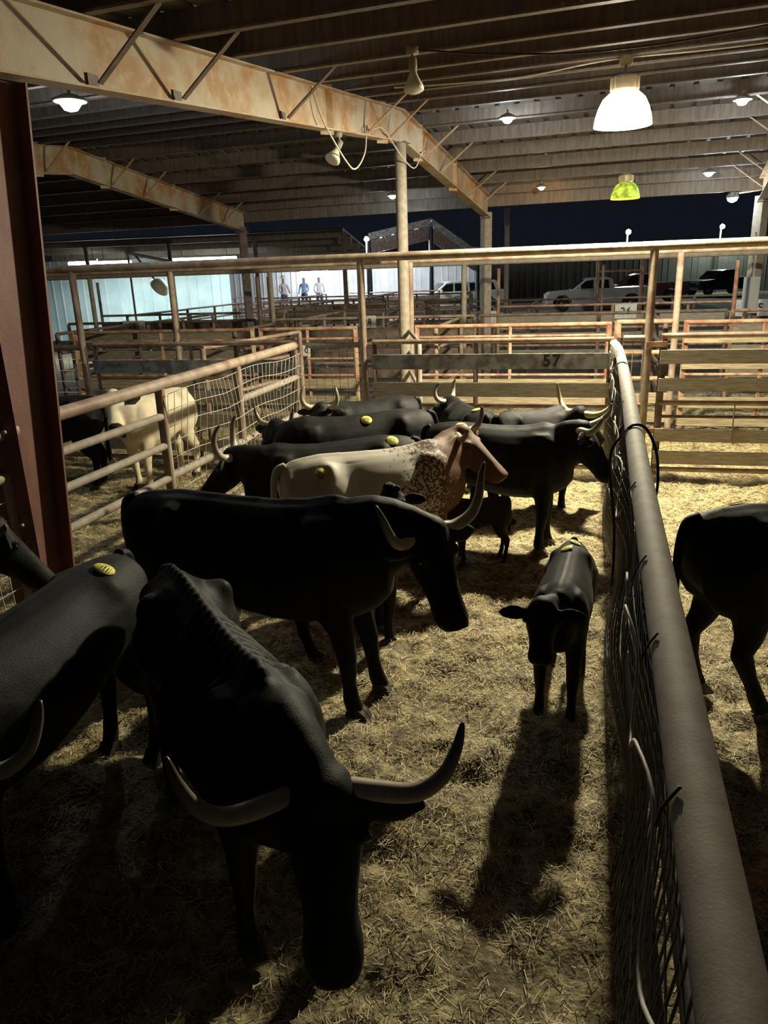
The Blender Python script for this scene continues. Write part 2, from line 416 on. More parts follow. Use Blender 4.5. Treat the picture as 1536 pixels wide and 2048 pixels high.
_c = _n.new('ShaderNodeTexCoord'); _l.new(_c.outputs['Object'], _t.inputs['Vector']); _r = _n.new('ShaderNodeValToRGB')
_r.color_ramp.elements[0].position = 0.42; _r.color_ramp.elements[1].position = 0.60; _r.color_ramp.elements[0].color = (0.10, 0.16, 0.01, 1); _r.color_ramp.elements[1].color = (0.60, 0.75, 0.08, 1)
_l.new(_t.outputs['Fac'], _r.inputs['Fac']); _l.new(_r.outputs['Color'], _n['Principled BSDF'].inputs['Emission Color'])
high_bay(GP, 0.27, 'smaller yellow-green dome lamp hanging near the far eave', DOMG, 14.0, (0.9, 0.9, 0.4), zu(4.67)+BD+0.01, HOUS)
LEDW = emit('white_led', (0.80, 0.95, 1.0), 60); LEDO = emit('orange_bulb', (1.0, 0.62, 0.22), 25)
def roof_led(px, py, label, energy=18, warm=False, size=0.07):
    p, t = roof_point(px, py, 0.10)
    root = empty('roof_light', p, label, 'lamp')
    lathe('lens', [(0.01, -size*0.9), (size*0.6, -size*0.75), (size, -size*0.2), (size, 0.0)], LEDO if warm else LEDW, root, 16)
    lathe('reflector_rim', [(size*1.05, 0.0), (size*1.5, -0.01), (size*1.6, 0.01), (size*1.1, 0.035), (size*0.5, 0.06)], GALV, root, 18)
    pipe('stem', p + Vector((0, 0, 0.05)), Vector((p.x, p.y, zu(t)+BD+0.01)), 0.015, PIPE_G, root)
    if energy: point_light('lamp_light', p + Vector((0, 0, -size-0.05)), energy, (1.0, 0.65, 0.3) if warm else (0.80, 0.93, 1.0), 0.06, root)
roof_led(140, 202, 'bright white roof light under the cream rafter by the red column', 26, size=0.11)
roof_led(1015, 236, 'white roof light with metal rim between rafter and dome lamp', 26, size=0.08)
roof_led(1485, 199, 'white roof light beyond the large dome lamp, at the roof side', 26, size=0.08)
roof_led(785, 391, 'small white roof light seen beside the round pole', 22, size=0.075)
roof_led(1083, 374, 'small orange roof light near the far eave', 12, True, size=0.065)
roof_led(1418, 345, 'small white roof light above the grey electrical box', 22, size=0.075)
def far_light(px, py, Yd, label, energy, size, col=(0.9, 1.0, 0.95)):
    p = atY(px, py, Yd); root = empty('yard_light', (p.x, p.y, -0.06), label, 'yard light')
    pipe('mast', (p.x, p.y+0.25, -0.06), (p.x, p.y+0.25, p.z+0.15), 0.07, PIPE_D, root)
    lathe('lamp_head', [(0.02, -size), (size*0.8, -size*0.6), (size, 0), (size*0.8, size*0.6), (0.02, size)], emit('yard_lens_%d' % px, col, 40), root, 16, (0, 0, p.z+0.06))
    pipe('bracket', (p.x, p.y+0.25, p.z+0.12), (p.x, p.y, p.z+size), 0.03, PIPE_D, root)
    if energy: point_light('lamp_light', p + Vector((0, -0.4, 0)), energy, col, 0.2, root)
far_light(1257, 464, 72, 'white yard light on a mast beyond the parked trucks', 3500, 0.24, (1.0, 0.95, 0.88))
far_light(1445, 453, 66, 'greenish yard light on a mast in the dark yard', 1200, 0.20, (0.70, 1.0, 0.85))
p = at(1465, 388, 3.5); 
pe = atY(1465, 396, 15.8)
root = empty('eave_floodlight', pe, 'white floodlight fixed at the far eave end of the rafter', 'lamp')
lathe('lens', [(0.02, -0.08), (0.08, -0.05), (0.10, 0.0), (0.09, 0.02)], LEDW, root, 16)
lathe('housing', [(0.11, 0.0), (0.12, 0.03), (0.07, 0.10), (0.03, 0.12)], GALV, root, 16)
pipe('arm', pe + Vector((0, 0, 0.08)), bp(5.3, T1-0.2, zu(T1)+0.2), 0.02, PIPE_G, root)
point_light('lamp_light', pe + Vector((0, 0, -0.14)), 90, (0.8, 0.93, 1.0), 0.06, root)
# unlit reflector bulbs
SHELL = mat('dusty_white_bulb', (0.66, 0.62, 0.50), 0.45)
def par_lamp(loc, aim, label, ztop, parentpt):
    root = empty('reflector_lamp', loc, label, 'lamp', 'unlit reflector floodlamps')
    o = lathe('bulb', [(0.03, 0.0), (0.034, 0.05), (0.05, 0.09), (0.085, 0.16), (0.092, 0.19), (0.07, 0.205), (0.01, 0.21)], SHELL, root, 18)
    q = Vector(aim).to_track_quat('Z', 'Y').to_euler(); o.rotation_euler = q
    o2 = lathe('socket', [(0.02, -0.09), (0.038, -0.08), (0.04, -0.01), (0.035, 0.03)], PIPE_G, root, 12); o2.rotation_euler = q
    a = Vector(loc) - Vector(aim).normalized()*0.08
    pipe('swivel', a, parentpt, 0.012, PIPE_G, root)
    lathe('mount_box', [(0.055, -0.05), (0.055, 0.0)], PIPE_G, root, 10, Vector(parentpt)-Vector(loc))
tq = -2.3; q0 = bp(0, tq, zu(tq)-0.007)
pl = atY(640, 262, q0.y)
par_lamp(q0 + Vector((0, 0, -0.16)), (-0.35, -0.5, -0.75), 'unlit dusty reflector floodlamp under the cream rafter', 0, q0)
p2, t2 = roof_point(825, 100, 0.0)
par_lamp(p2 + Vector((0, 0, -0.14)), (0.02, -0.25, -1.0), 'unlit reflector floodlamp hanging from a dark purlin', 0, p2 + Vector((0, 0, 0.02)))
# cables
def cable(pts, r, material, label, group=None):
    o = tube('electric_cable', pts, r, material, None, 6, 8); tag(o, label, 'cable', group); return o
def rf(s, t, dz): return bp(s, t, zu(t)+dz)
cable([rf(0.03, -3.05, BD-0.02), rf(0.10, -2.9, 0.05), rf(0.10, -2.3, -0.33), rf(0.10, -2.0, -0.40), rf(0.09, -1.65, -0.2), rf(0.05, -1.45, 0.1), rf(0.04, -1.3, 0.08)], 0.010, CABLE_W, 'pale cable drooping in a loop below the cream rafter')
cable([rf(0.04, -1.3, 0.08), rf(0.06, -0.9, 0.12), rf(0.10, -0.6, -0.05), rf(0.12, -0.2, -0.24), rf(0.12, 0.3, -0.28), rf(0.08, 0.8, 0.05), rf(0.05, 1.2, 0.2)], 0.009, CABLE_W, 'pale cable sagging across the round pole top')
def pl_(px, py, t):                    # point on the near face of purlin t seen at a pixel column
    d = ray(px, py); tt = (RO + E2*(t-0.09) - CAM).dot(E2)/d.dot(E2); return CAM + d*tt
cb = []
for px, py in ((850, 92), (900, 108), (1000, 120), (1120, 118), (1250, 110), (1400, 88), (1536, 52)):
    pass
ta = tp
za = zu(ta)+BD
cable([bp(0.7, ta-0.02, za-0.02), bp(1.3, ta-0.03, za-0.05), bp(2.2, ta-0.03, za-0.07), bp(3.1, ta-0.03, za-0.01), bp(4.2, ta-0.03, za-0.03), bp(6.0, ta-0.03, za-0.01)], 0.009, CABLE_W, 'pale cable strung along the purlin above the large dome lamp')
cable([p2 + Vector((0.03, 0, 0)), p2 + E1*0.8 + Vector((0, 0.1, -0.10)), p2 + E1*1.8 + Vector((0, 0.2, -0.16)), p2 + E1*3.0 + Vector((0, 0.2, -0.12)), p2 + E1*4.6 + Vector((0, 0.1, 0.03))], 0.008, CABLE, 'black cable sagging from the unlit lamp past the dome lamp')

# ------------------------------------------------------------------ pens
F1 = Vector((1, -0.25, 0)).normalized(); F2 = Vector((0.27, 1, 0)).normalized(); PO = Vector((3.09, 8.74, 0))
def pp(u, w, z=0.0): return PO + F1*u + F2*w + Vector((0, 0, z))
def row_hit(px, py, w):                 # pixel -> (u, z) on the vertical plane of fence row w
    n = Vector((-F1.y, F1.x, 0)); d = ray(px, py); o = pp(0, w)
    p = CAM + d*((o-CAM).dot(n)/d.dot(n)); return (p-o).dot(F1), p.z
def wire_mesh(name, p0, p1, z0, z1, du, dz, r, material, parent, wav=0.0):
    p0 = Vector(p0); p1 = Vector(p1); L = (p1-p0).length; t = (p1-p0)/L; nrm = t.cross(ZV); V = []; Fc = []
    def strand(pts):
        v, f = tube_geo(pts, r, 4); b = len(V); V.extend(v); Fc.extend([tuple(i+b for i in q) for q in f])
    rnd = random.Random(int(L*1000))
    def off(u, z): return t*(wav*math.sin(u*5.1+z*3)) + nrm*(wav*1.5*math.sin(u*2.3+z*4.7)) + Vector((0, 0, wav*0.8*math.sin(u*4.1)))
    n = int(L/du); k = 6 if wav else 1
    for i in range(n+1):
        u = i*du + (rnd.uniform(-1, 1)*wav*0.6)
        strand([p0 + t*u + Vector((0, 0, z0+(z1-z0)*j/k)) + off(u, z0+(z1-z0)*j/k) for j in range(k+1)])
    m_ = int((z1-z0)/dz); kk = max(2, int(L/0.25)) if wav else 1
    for j in range(m_+1):
        z = z0+j*dz
        strand([p0 + t*(L*i/kk) + Vector((0, 0, z)) + off(L*i/kk, z) for i in range(kk+1)])
    V = [q - ploc(parent) for q in V]
    o = mesh_obj(name, V, Fc, material, parent, True); o['kind'] = 'stuff'; return o

# --- left pen fence
def lf(Yv): return Vector((-2.29+0.2725*(Yv-5.27), Yv, 0))
def V3(p, z): return Vector((p.x, p.y, z))
lfence = empty('pipe_fence', lf(6.6), 'brown pipe fence with sagging wire mesh running from red column to corner post', 'fence')
for Yv, r in ((6.6, 0.045), (8.1, 0.045), (9.77, 0.05)):
    pipe('post', V3(lf(Yv), -0.06), V3(lf(Yv), 1.60), r, PIPE, lfence, 14)
pipe('top_rail', V3(lf(5.0), 1.62), V3(lf(9.77), 1.65), 0.05, PIPE, lfence, 16)
for z in (1.355, 1.09, 0.79, 0.42): pipe('rail', V3(lf(5.0), z), V3(lf(6.6), z), 0.034, PIPE_G, lfence)
pipe('rail', V3(lf(6.6), 0.80), V3(lf(9.77), 0.77), 0.04, PIPE_G, lfence)
pipe('rail', V3(lf(8.1), 1.24), V3(lf(9.77), 1.25), 0.04, PIPE_G, lfence)
pipe('rail', V3(lf(6.6), 0.2), V3(lf(9.77), 0.2), 0.04, PIPE_G, lfence)
wire_mesh('wire_mesh', lf(6.62)+Vector((0.05, 0, 0)), lf(9.75)+Vector((0.05, 0, 0)), 0.2, 1.55, 0.105, 0.15, 0.004, WIRE, lfence, 0.022)
nf = empty('pipe_fence', lf(4.55), 'short meshed pipe fence end on the near side of the red column', 'fence')
pipe('top_rail', V3(lf(4.1), 1.60), V3(lf(4.86), 1.60), 0.05, PIPE, nf, 14)
pipe('post', V3(lf(4.72), -0.06), V3(lf(4.72), 1.32), 0.035, PIPE, nf)
pipe('post', V3(lf(4.12), -0.06), V3(lf(4.12), 1.62), 0.045, PIPE, nf)
pipe('rail', V3(lf(4.12), 1.32), V3(lf(4.72), 1.32), 0.035, PIPE, nf)
pipe('rail', V3(lf(4.12), 0.2), V3(lf(4.86), 0.2), 0.035, PIPE, nf)
wire_mesh('wire_mesh', lf(4.12), lf(4.86), 0.2, 1.3, 0.1, 0.12, 0.004, WIRE, nf, 0.006)

# --- right divider fence (its thick top pipe runs up to the camera)
def rt(Yv): return Vector((0.21+0.29*Yv, Yv, 0))
def rb(Yv): return Vector((0.32+0.279*Yv, Yv, 0))
rfence = empty('divider_fence', rb(5), 'grey divider fence with thick top pipe and crumpled mesh beside the calf', 'fence')
NP = [V3(rt(y), 1.62 + dz) + Vector((dx, 0, 0)) for y, dz, dx in ((0.15, 0, 0), (1.3, 0, 0), (3.2, 0.0, 0.0), (5.5, 0.005, 0.01), (8.0, 0.01, 0.0), (9.0, 0.01, -0.06))]
tube('top_pipe', NP, 0.048, PIPE_G, rfence, 18, 4)
for yv in (0.4, 2.7, 5.0, 7.2, 8.9): pipe('post', V3(rb(yv), -0.06), V3(rt(yv), 1.60), 0.04, PIPE_D, rfence)
for z in (0.14, 0.80): pipe('rail', V3(rb(0.3), z), V3(rb(8.9), z), 0.03, PIPE_D, rfence)
for (ya, yb, w_) in ((0.35, 2.6, 0.035), (2.6, 5.4, 0.045), (5.4, 8.85, 0.03)):
    a = rb(ya)+Vector((-0.085, 0, 0)); b = rb(yb)+Vector((-0.085, 0, 0))
    wire_mesh('wire_mesh', a, b, 0.08, 1.5, 0.085, 0.14, 0.0042, WIRE_D, rfence, w_*0.7)
for ya, yb in ((0.7, 2.3), (2.9, 5.0), (5.2, 7.0), (7.2, 8.7)):            # loose strands in paler wire than the mesh
    pts = []
    for i in range(9):
        yv = ya+(yb-ya)*i/8
        pts.append(V3(rt(yv), 1.55-0.05*math.sin(i*1.9)-0.06*(i % 3 == 1)) + Vector((-0.085-0.015*math.sin(i*2.3), 0, 0)))
    tube('loose_wire', pts, 0.0042, WIRE, rfence, 6, 5)
for i in range(9):                                                        # wire clips along the pipe
    yv = 7.3+0.17*i; c = V3(rt(yv), 1.62)
    tube('wire_clip', [c + Vector((-0.02, 0, 0.055)), c + Vector((-0.07, 0.01, 0.01)), c + Vector((-0.085, 0.02, -0.08))], 0.005, WIRE, rfence, 5, 4)
rng = [rt(6.6) + Vector((0.056*math.cos(a), 0.02, 1.63+0.056*math.sin(a))) for a in [i*math.pi/6 for i in range(13)]]
tube('pipe_collar', rng, 0.008, WIRE, rfence, 6, 2)
for yv in (1.05, 1.6, 2.1, 2.9, 3.9, 4.8):
    c = V3(rt(yv), 1.62); tube('wire_clip', [c + Vector((-0.035, 0, 0.045)), c + Vector((-0.06, 0.005, 0.0)), c + Vector((-0.07, 0.0, -0.035))], 0.0035, WIRE_D, rfence, 5, 3)
cl = V3(rt(5.1), 0)
yl = 3.95
o = tube('hose_loop', [V3(rb(yl), 0.75)+Vector((-0.13, 0, 0)), V3(rb(yl), 1.1)+Vector((-0.14, 0, 0)), V3(rt(yl), 1.50)+Vector((-0.12, 0, 0)), V3(rt(yl), 1.63)+Vector((-0.055, 0, 0)), V3(rt(yl), 1.68), V3(rt(yl), 1.65)+Vector((0.07, 0, 0)), V3(rt(yl), 1.52)+Vector((0.13, 0, 0)), V3(rt(yl), 1.36)+Vector((0.15, 0, 0)), V3(rt(yl), 1.22)+Vector((0.14, 0, 0))], 0.008, CABLE, None, 8, 6)
tag(o, 'black cable looped over the thick divider pipe', 'cable')

# --- back line: overhead pipe, posts, gates
def overhead(w, u0, u1, z, r, material, label, posts, pr=0.045):
    root = empty('overhead_pipe', pp((u0+u1)/2, w), label, 'pipe rail', 'overhead tie pipes of the pen rows')
    pipe('rail', pp(u0, w, z), pp(u1, w, z), r, material, root, 16)
    for u in posts: pipe('post', pp(u, w, -0.06), pp(u, w, z-r*0.6), pr, material, root, 14)
U = lambda px, py, w: row_hit(px, py, w)[0]
u145, u725, u1228, u1310 = U(165, 690, 0), U(727, 690, 0), U(1228, 690, 0), 0.0
overhead(0, -14, 4.5, 2.68, 0.05, PIPE, 'long dusty overhead pipe above gate 57', (u145, u725, 0.0, 3.9), 0.046)
def gate(w, u0, u1, items, label, name='pen_gate', uprights=(), numtxt=None, wmat=None):
    root = empty(name, pp((u0+u1)/2, w), label, 'gate')
    for it in items:
        kind, z0 = it[0], it[1]; a = it[3] if len(it) > 3 else u0; b = it[4] if len(it) > 4 else u1
        if kind == 'pipe': pipe('rail', pp(a, w, z0), pp(b, w, z0), it[2][0], it[2][1], root)
        else:
            zc = (z0 + it[2][0])/2; dy = 0.045 if kind == 'board' else 0.03
            bar('board' if kind == 'board' else 'metal_sheet', pp(a, w-0.05, zc), pp(b, w-0.05, zc + random.uniform(-0.012, 0.012)), it[2][0]-z0, dy, it[2][1], root)
    for u, sz, m_, zt in uprights:
        bar('upright', pp(u, w, 0.08), pp(u, w, zt), sz, sz*0.6, m_, root, up=F1)
    return root
g57 = gate(0, u725+0.12, u1228, [('pipe', 1.68, (0.03, PIPE)), ('sheet', 1.35, (1.53, GALV)), ('board', 1.02, (1.19, WOOD)), ('pipe', 0.90, (0.028, PIPE)), ('board', 0.62, (0.78, WOOD)), ('board', 0.34, (0.50, WOOD)), ('pipe', 0.15, (0.03, PIPE))],
     'grey gate marked 57 with sheet and plank bars behind the cows', uprights=((u725+0.14, 0.05, PIPE_D, 1.68), ((u725+u1228)/2-0.1, 0.05, PIPE_D, 1.66), (u1228-0.03, 0.06, PIPE_D, 1.68)))
u57 = U(1103, 724, 0)
text_obj('gate_number', '57', 0.19, pp(u57, -0.0668, 1.44), F1, BLACKP, g57)
for z in (1.45, 0.4): bar('hinge', pp(u725+0.02, -0.02, z), pp(u725+0.14, -0.02, z), 0.05, 0.03, PIPE, g57)
rg = gate(0, 0.14, 3.8, [('pipe', 1.71, (0.032, PIPE)), ('board', 1.40, (1.555, WOOD)), ('board', 1.09, (1.235, WOOD)), ('pipe', 0.945, (0.03, PIPE)), ('pipe', 0.785, (0.018, PIPE_D)), ('board', 0.50, (0.65, WOOD)), ('board', 0.23, (0.38, WOOD)), ('pipe', 0.15, (0.03, PIPE))],
     'weathered plank and pipe gate hung next to the divider fence', uprights=((0.17, 0.07, PIPE_D, 1.72), (2.0, 0.05, PIPE_D, 1.7)))
for z in (1.62, 0.62): bar('hinge', pp(-0.02, -0.03, z), pp(0.20, -0.03, z), 0.06, 0.05, PIPE_R, rg)
pipe('drop_chain', pp(0.98, -0.07, 0.945), pp(0.98, -0.07, 0.52), 0.008, PIPE_D, rg, 6)
sp = empty('pipe_fence', pp(u1228/2, 0), 'short meshed panel joining divider fence and gate post', 'fence')
pipe('top_rail', pp(u1228+0.1, 0, 1.69), pp(-0.04, 0, 1.69), 0.032, PIPE_G, sp)
pipe('rail', pp(u1228+0.1, 0, 0.92), pp(-0.04, 0, 0.92), 0.03, PIPE_R, sp)
pipe('post', pp(u1228+0.06, 0, -0.06), pp(u1228+0.06, 0, 1.7), 0.035, PIPE_D, sp)
wire_mesh('wire_mesh', pp(u1228+0.1, 0), pp(-0.05, 0), 0.1, 1.65, 0.11, 0.16, 0.004, WIRE_D, sp)
uc = U(612, 690, 0)
mp = empty('pipe_fence', pp((uc+u725)/2, 0), 'small square-mesh panel between fence corner and gate 57 post', 'fence')
pipe('top_rail', pp(uc, 0, 1.65), pp(u725, 0, 1.65), 0.035, PIPE_G, mp)
pipe('rail', pp(uc, 0, 0.12), pp(u725, 0, 0.12), 0.03, PIPE_G, mp)
wire_mesh('wire_mesh', pp(uc+0.02, -0.03), pp(u725-0.02, -0.03), 0.12, 1.62, 0.105, 0.16, 0.004, WIRE_D, mp)
lg = gate(0, u145+0.16, uc-0.12, [('pipe', 1.69, (0.03, PIPE)), ('sheet', 1.32, (1.49, GALV)), ('pipe', 1.24, (0.02, PIPE)), ('board', 0.92, (1.08, WOOD)), ('board', 0.60, (0.76, WOOD)), ('board', 0.26, (0.42, WOOD)), ('pipe', 0.14, (0.03, PIPE))],
     'galvanised and plank gate behind the pale cow', uprights=((u145+0.18, 0.05, PIPE_D, 1.7), (uc-0.2, 0.05, PIPE_D, 1.7), ((u145+uc)/2, 0.045, PIPE_D, 1.65)))
lm = empty('pipe_fence', pp(u145-1.5, 0), 'square-mesh pipe panel beyond the red column', 'fence')
pipe('top_rail', pp(u145-3.2, 0, 1.66), pp(u145, 0, 1.66), 0.04, PIPE, lm)
pipe('rail', pp(u145-3.2, 0, 0.15), pp(u145, 0, 0.15), 0.035, PIPE, lm)
wire_mesh('wire_mesh', pp(u145-3.2, -0.03), pp(u145-0.05, -0.03), 0.15, 1.5, 0.11, 0.15, 0.0045, WIRE, lm)

# --- second row (red tube gates with pale planks)
W2 = 3.1
ur = [U(px, 655, W2) for px in (820, 1222, 1352, 1700)]
overhead(W2, -16, 7, 2.66, 0.035, PIPE, 'second overhead pipe with yellow posts across the alley', (U(350, 640, W2), U(822, 640, W2), U(1352, 640, W2)), 0.05)
PLK = [('board', 0.64, (0.80, WOOD_L)), ('board', 0.36, (0.52, WOOD_L)), ('board', 0.08, (0.24, WOOD_L))]
def red_gate(u0, u1, label, extra=()):
    return gate(W2, u0, u1, list(extra) + [('pipe', 1.64, (0.03, PIPE_R)), ('pipe', 1.47, (0.022, PIPE_R)), ('pipe', 0.86, (0.022, PIPE_R)), ('pipe', 1.14, (0.02, PIPE_R))] + PLK, label,
                uprights=((u0+0.03, 0.07, PIPE_R, 1.66), ((u0+u1)/2, 0.05, PIPE_R, 1.64), (u1-0.03, 0.07, PIPE_R, 1.66)))
red_gate(U(830, 655, W2), ur[1], 'red tube and pale plank gate seen through gate 57')
red_gate(ur[2]+0.12, ur[3], 'red tube and pale plank gate seen through the weathered plank gate', [('board', 1.34, (1.44, WOOD_L)), ('board', 0.95, (1.06, WOOD_L))])
red_gate(U(520, 690, W2), U(715, 690, W2), 'red tube and pale plank gate behind the square-mesh panel')
red_gate(U(180, 700, W2)-0.3, U(510, 690, W2), 'red tube and pale plank gate behind the galvanised gate')
sr = empty('pipe_fence', pp(ur[1]+0.4, W2), 'short orange-red pipe panel behind the divider fence end', 'fence')
for z in (1.66, 1.2, 0.8): pipe('rail', pp(ur[1]+0.08, W2, z), pp(ur[2], W2, z), 0.035, PIPE_R, sr)
bar('post', pp(ur[1]+0.1, W2, -0.06), pp(ur[1]+0.1, W2, 1.68), 0.08, 0.06, PIPE_R, sr, up=F1)
for z in (0.2, 0.5): bar('board', pp(ur[1]+0.08, W2, z), pp(ur[2], W2, z), 0.16, 0.03, WOOD_L, sr)

# --- cross fences and rows further back
def pipe_run(p0, p1, label, zs=(1.55, 1.2, 0.85, 0.5), r=0.03, material=None, post_h=1.6, boards=(), group='pipe fences of the far pens', step=2.6, bm=None, pr=0.04, tall=()):
    p0 = Vector(p0); p1 = Vector(p1); material = material or PIPE_D
    root = empty('pen_fence', (p0+p1)/2, label, 'fence', group)
    for z in zs: pipe('rail', V3(p0, z), V3(p1, z), r, material, root, 8)
    n = max(1, round((p1-p0).length/step))
    for i in range(n+1):
        q = p0.lerp(p1, i/n); pipe('post', V3(q, -0.06), V3(q, 2.5 if i in tall else post_h), pr, material, root, 8)
    for z, h in boards: bar('board', V3(p0, z)+Vector((0, -0.04, 0)), V3(p1, z)+Vector((0, -0.04, 0)), h, 0.035, bm or WOOD, root)
    return root
rowW = [6.2, 9.6, 13.2, 17.2, 21.6, 26.5]
overhead(rowW[0], -18, 9, 2.62, 0.045, PIPE_G, 'third overhead pipe with grey posts over the back pens', [U(px, 620, rowW[0]) for px in (188, 352, 545, 928)], 0.05)
ordn = ['first', 'second', 'third', 'fourth', 'fifth', 'sixth', 'seventh']
for i, wv in enumerate(rowW):
    u0, u1 = -9.5-wv*0.42, 4.0+wv*0.42
    n = max(3, int((u1-u0)/4.4)); cutR = U(1560, 640, wv)
    for j in range(n):
        a, b = u0+(u1-u0)*j/n, u0+(u1-u0)*(j+1)/n
        if i >= 3 and pp(b, wv).x > 4.5: continue
        if pp(a, wv).x < -5.5 and pp(a, wv).y > 24: continue
        mt = (PIPE_D, PIPE, PIPE_D, PIPE_R)[(i+j) % 4]
        bs = () if (i+j) % 3 == 2 or (i == 2 and pp(b, wv).x > 4) else ((1.32, 0.22), (0.9, 0.2), (0.5, 0.2))
        pipe_run(pp(a, wv), pp(b-0.1, wv), 'rusty pipe%s fence in the %s row of pens past the red gates' % (' and plank' if bs else '', ordn[i]),
                 zs=(1.62, 1.1, 0.7), material=mt, boards=bs, bm=(WOOD, PIPE_D, WOOD)[(i+j) % 3], tall=(0,) if (i*3+j) % 2 else ())
crossL = []
for i, (wa, wb) in enumerate(zip([W2]+rowW[:-1], rowW)):
    if i == 0: wa += 0.15
    us = [x for x in np.arange(-9-wa*0.4, 4+wa*0.4, 3.6)]
    for u in us:
        if i >= 3 and pp(u, wa).x > 3: continue
        uu = u + (i % 2)*1.3
        pipe_run(pp(uu, wa+0.12), pp(uu, wb-0.12), 'pipe rail fence dividing the far pens of the %s block' % ordn[i], zs=(1.6, 1.25, 0.9, 0.55), material=(PIPE_D, PIPE)[int(abs(u)) % 2], group='dividers of the far pens', step=2.0)
# dividers across the alley behind gate 57 (seen as diagonals)
pipe_run(pp(u725+0.55, 0.7), pp(U(825, 655, W2)-0.05, W2-0.15), 'sloping pipe divider joining gate 57 post to the pole', zs=(1.62, 1.3, 1.0, 0.7), material=PIPE_G, group='alley dividers')
pipe_run(pp(uc-1.6, 0.3), pp(uc-1.2, W2-0.15), 'dark pipe divider behind the galvanised gate', zs=(1.6, 1.25, 0.9), material=PIPE, group='alley dividers')
# painted pen numbers on the far boards
def number_board(px, py, w, s, size, label):
    u, z = row_hit(px, py, w); root = empty('number_board', pp(u, w-0.10, z), label, 'sign')
    bar('board', pp(u-size*len(s)*0.55, w-0.10, z), pp(u+size*len(s)*0.55, w-0.10, z), size*1.5, 0.02, WHITEP, root)
    text_obj('painted_number', s, size, pp(u, w-0.1115, z), F1, BLACKP, root)
number_board(273, 652, rowW[0]-0.0, '230', 0.16, 'white board numbered 230 on the far pen fence')
number_board(738, 643, rowW[0], '28', 0.16, 'white board numbered 28 behind gate 57 post')
number_board(968, 634, rowW[1], '227', 0.19, 'white board numbered 227 past the grey overhead post')
number_board(1251, 622, rowW[1], '26', 0.22, 'white board numbered 26 beyond the divider fence')
number_board(1505, 615, rowW[1], '225', 0.24, 'white board numbered 225 near the electrical box')
number_board(617, 700, W2, '0', 0.12, 'white board numbered 0 behind the square-mesh panel')
# red loading frame, gatepost frame and electrical box
fp = [pp(U(px, 560, 17.2), 17.0) for px in (1195, 1283)]
fr = empty('portal_frame', (fp[0]+fp[1])/2, 'red pipe portal frame in front of the white pickup', 'frame')
for q in fp: pipe('post', V3(q, -0.06), V3(q, 2.75), 0.07, PIPE_R, fr)
pipe('rail', V3(fp[0], 2.7)-F1*0.1, V3(fp[1], 2.7)+F1*0.1, 0.05, PIPE_R, fr); pipe('rail', V3(fp[0], 2.3), V3(fp[1], 2.3), 0.04, PIPE_R, fr)
eb = bp(5.35, T1-0.1, 0)
eo = empty('electrical_box', eb + Vector((-0.1, -0.12, 1.1)), 'grey electrical box with conduit on the eave post', 'electrical box')
GREY = mat('grey_enamel', (0.42, 0.44, 0.44), 0.5)
for nm, a, b, r in (('conduit', (-0.12, -0.13, 2.15), (-0.12, -0.13, 3.0), 0.02), ('conduit', (-0.04, -0.13, -0.05), (-0.04, -0.13, 1.5), 0.02)):
    pipe(nm, eb+Vector(a), eb+Vector(b), r, GALV, eo)
bar('cabinet', eb+Vector((-0.1, -0.16, 1.5)), eb+Vector((-0.1, -0.16, 2.18)), 0.26, 0.14, GREY, eo, up=Vector((1, 0, 0)))
bar('cabinet_door', eb+Vector((-0.1, -0.237, 1.53)), eb+Vector((-0.1, -0.237, 2.15)), 0.22, 0.012, GREY, eo, up=Vector((1, 0, 0)))
# pale mast with wire
pm0 = atY(1013, 560, 24); o = empty('utility_mast', (pm0.x, pm0.y, -0.06), 'pale utility mast standing past the eave post', 'mast')
zt0 = atY(1013, 416, 24).z
pipe('shaft', (pm0.x, pm0.y, -0.06), (pm0.x, pm0.y, zt0), 0.075, PIPE_G, o); 
pipe('cross_arm', (pm0.x-1.3, pm0.y, zt0-1.05), (pm0.x+0.02, pm0.y, zt0-1.2), 0.03, PIPE_G, o)

# ------------------------------------------------------------------ background buildings
SID = mat('pale_blue_siding', (0.50, 0.60, 0.62), 0.6, 0, (0.40, 0.50, 0.54), 1.5)
SIDW = mat('white_siding', (0.62, 0.64, 0.66), 0.6, 0, (0.50, 0.52, 0.56), 1.2)
SIDD = mat('dark_siding', (0.16, 0.13, 0.12), 0.7, 0, (0.12, 0.10, 0.09), 1.2)
def rib_panel(wd, z0, z1, material):
    prof = [(0, 0), (0.10, 0), (0.12, -0.03), (0.17, -0.03), (0.19, 0), (wd*0.5, 0), (wd*0.5+0.02, -0.03), (wd*0.5+0.07, -0.03), (wd*0.5+0.09, 0), (wd, 0)]
    v = []; n = len(prof); f = []
    for z in (z0, z1):
        for a, b in prof: v.append((a, b, z))
    for i in range(n-1): f.append((i, i+1, n+i+1, n+i))
    me = bpy.data.meshes.new('wall_panel'); me.from_pydata(v, [], f); me.materials.append(material); return me
def panel_wall(name, p0, p1, z0, z1, material, label, wd=0.9):
    p0 = Vector(p0); p1 = Vector(p1); L = (p1-p0).length; n = max(1, int(round(L/wd))); ang = math.atan2(p1.y-p0.y, p1.x-p0.x)
    root = empty(name, p0, label, 'building', rz=ang); me = rib_panel(L/n, z0, z1, material)
    for i in range(n):
        o = bpy.data.objects.new('wall_panel', me); o.location = (i*L/n, 0, 0); link(o, root)
    return root
shA, shB = atY(60, 600, 30), atY(462, 590, 28.6)
panel_wall('metal_shed', (shA.x, shA.y, 0), (shB.x, shB.y, 0), 0.4, 3.3, SID, 'pale blue ribbed metal shed wall under the fluorescent tubes')
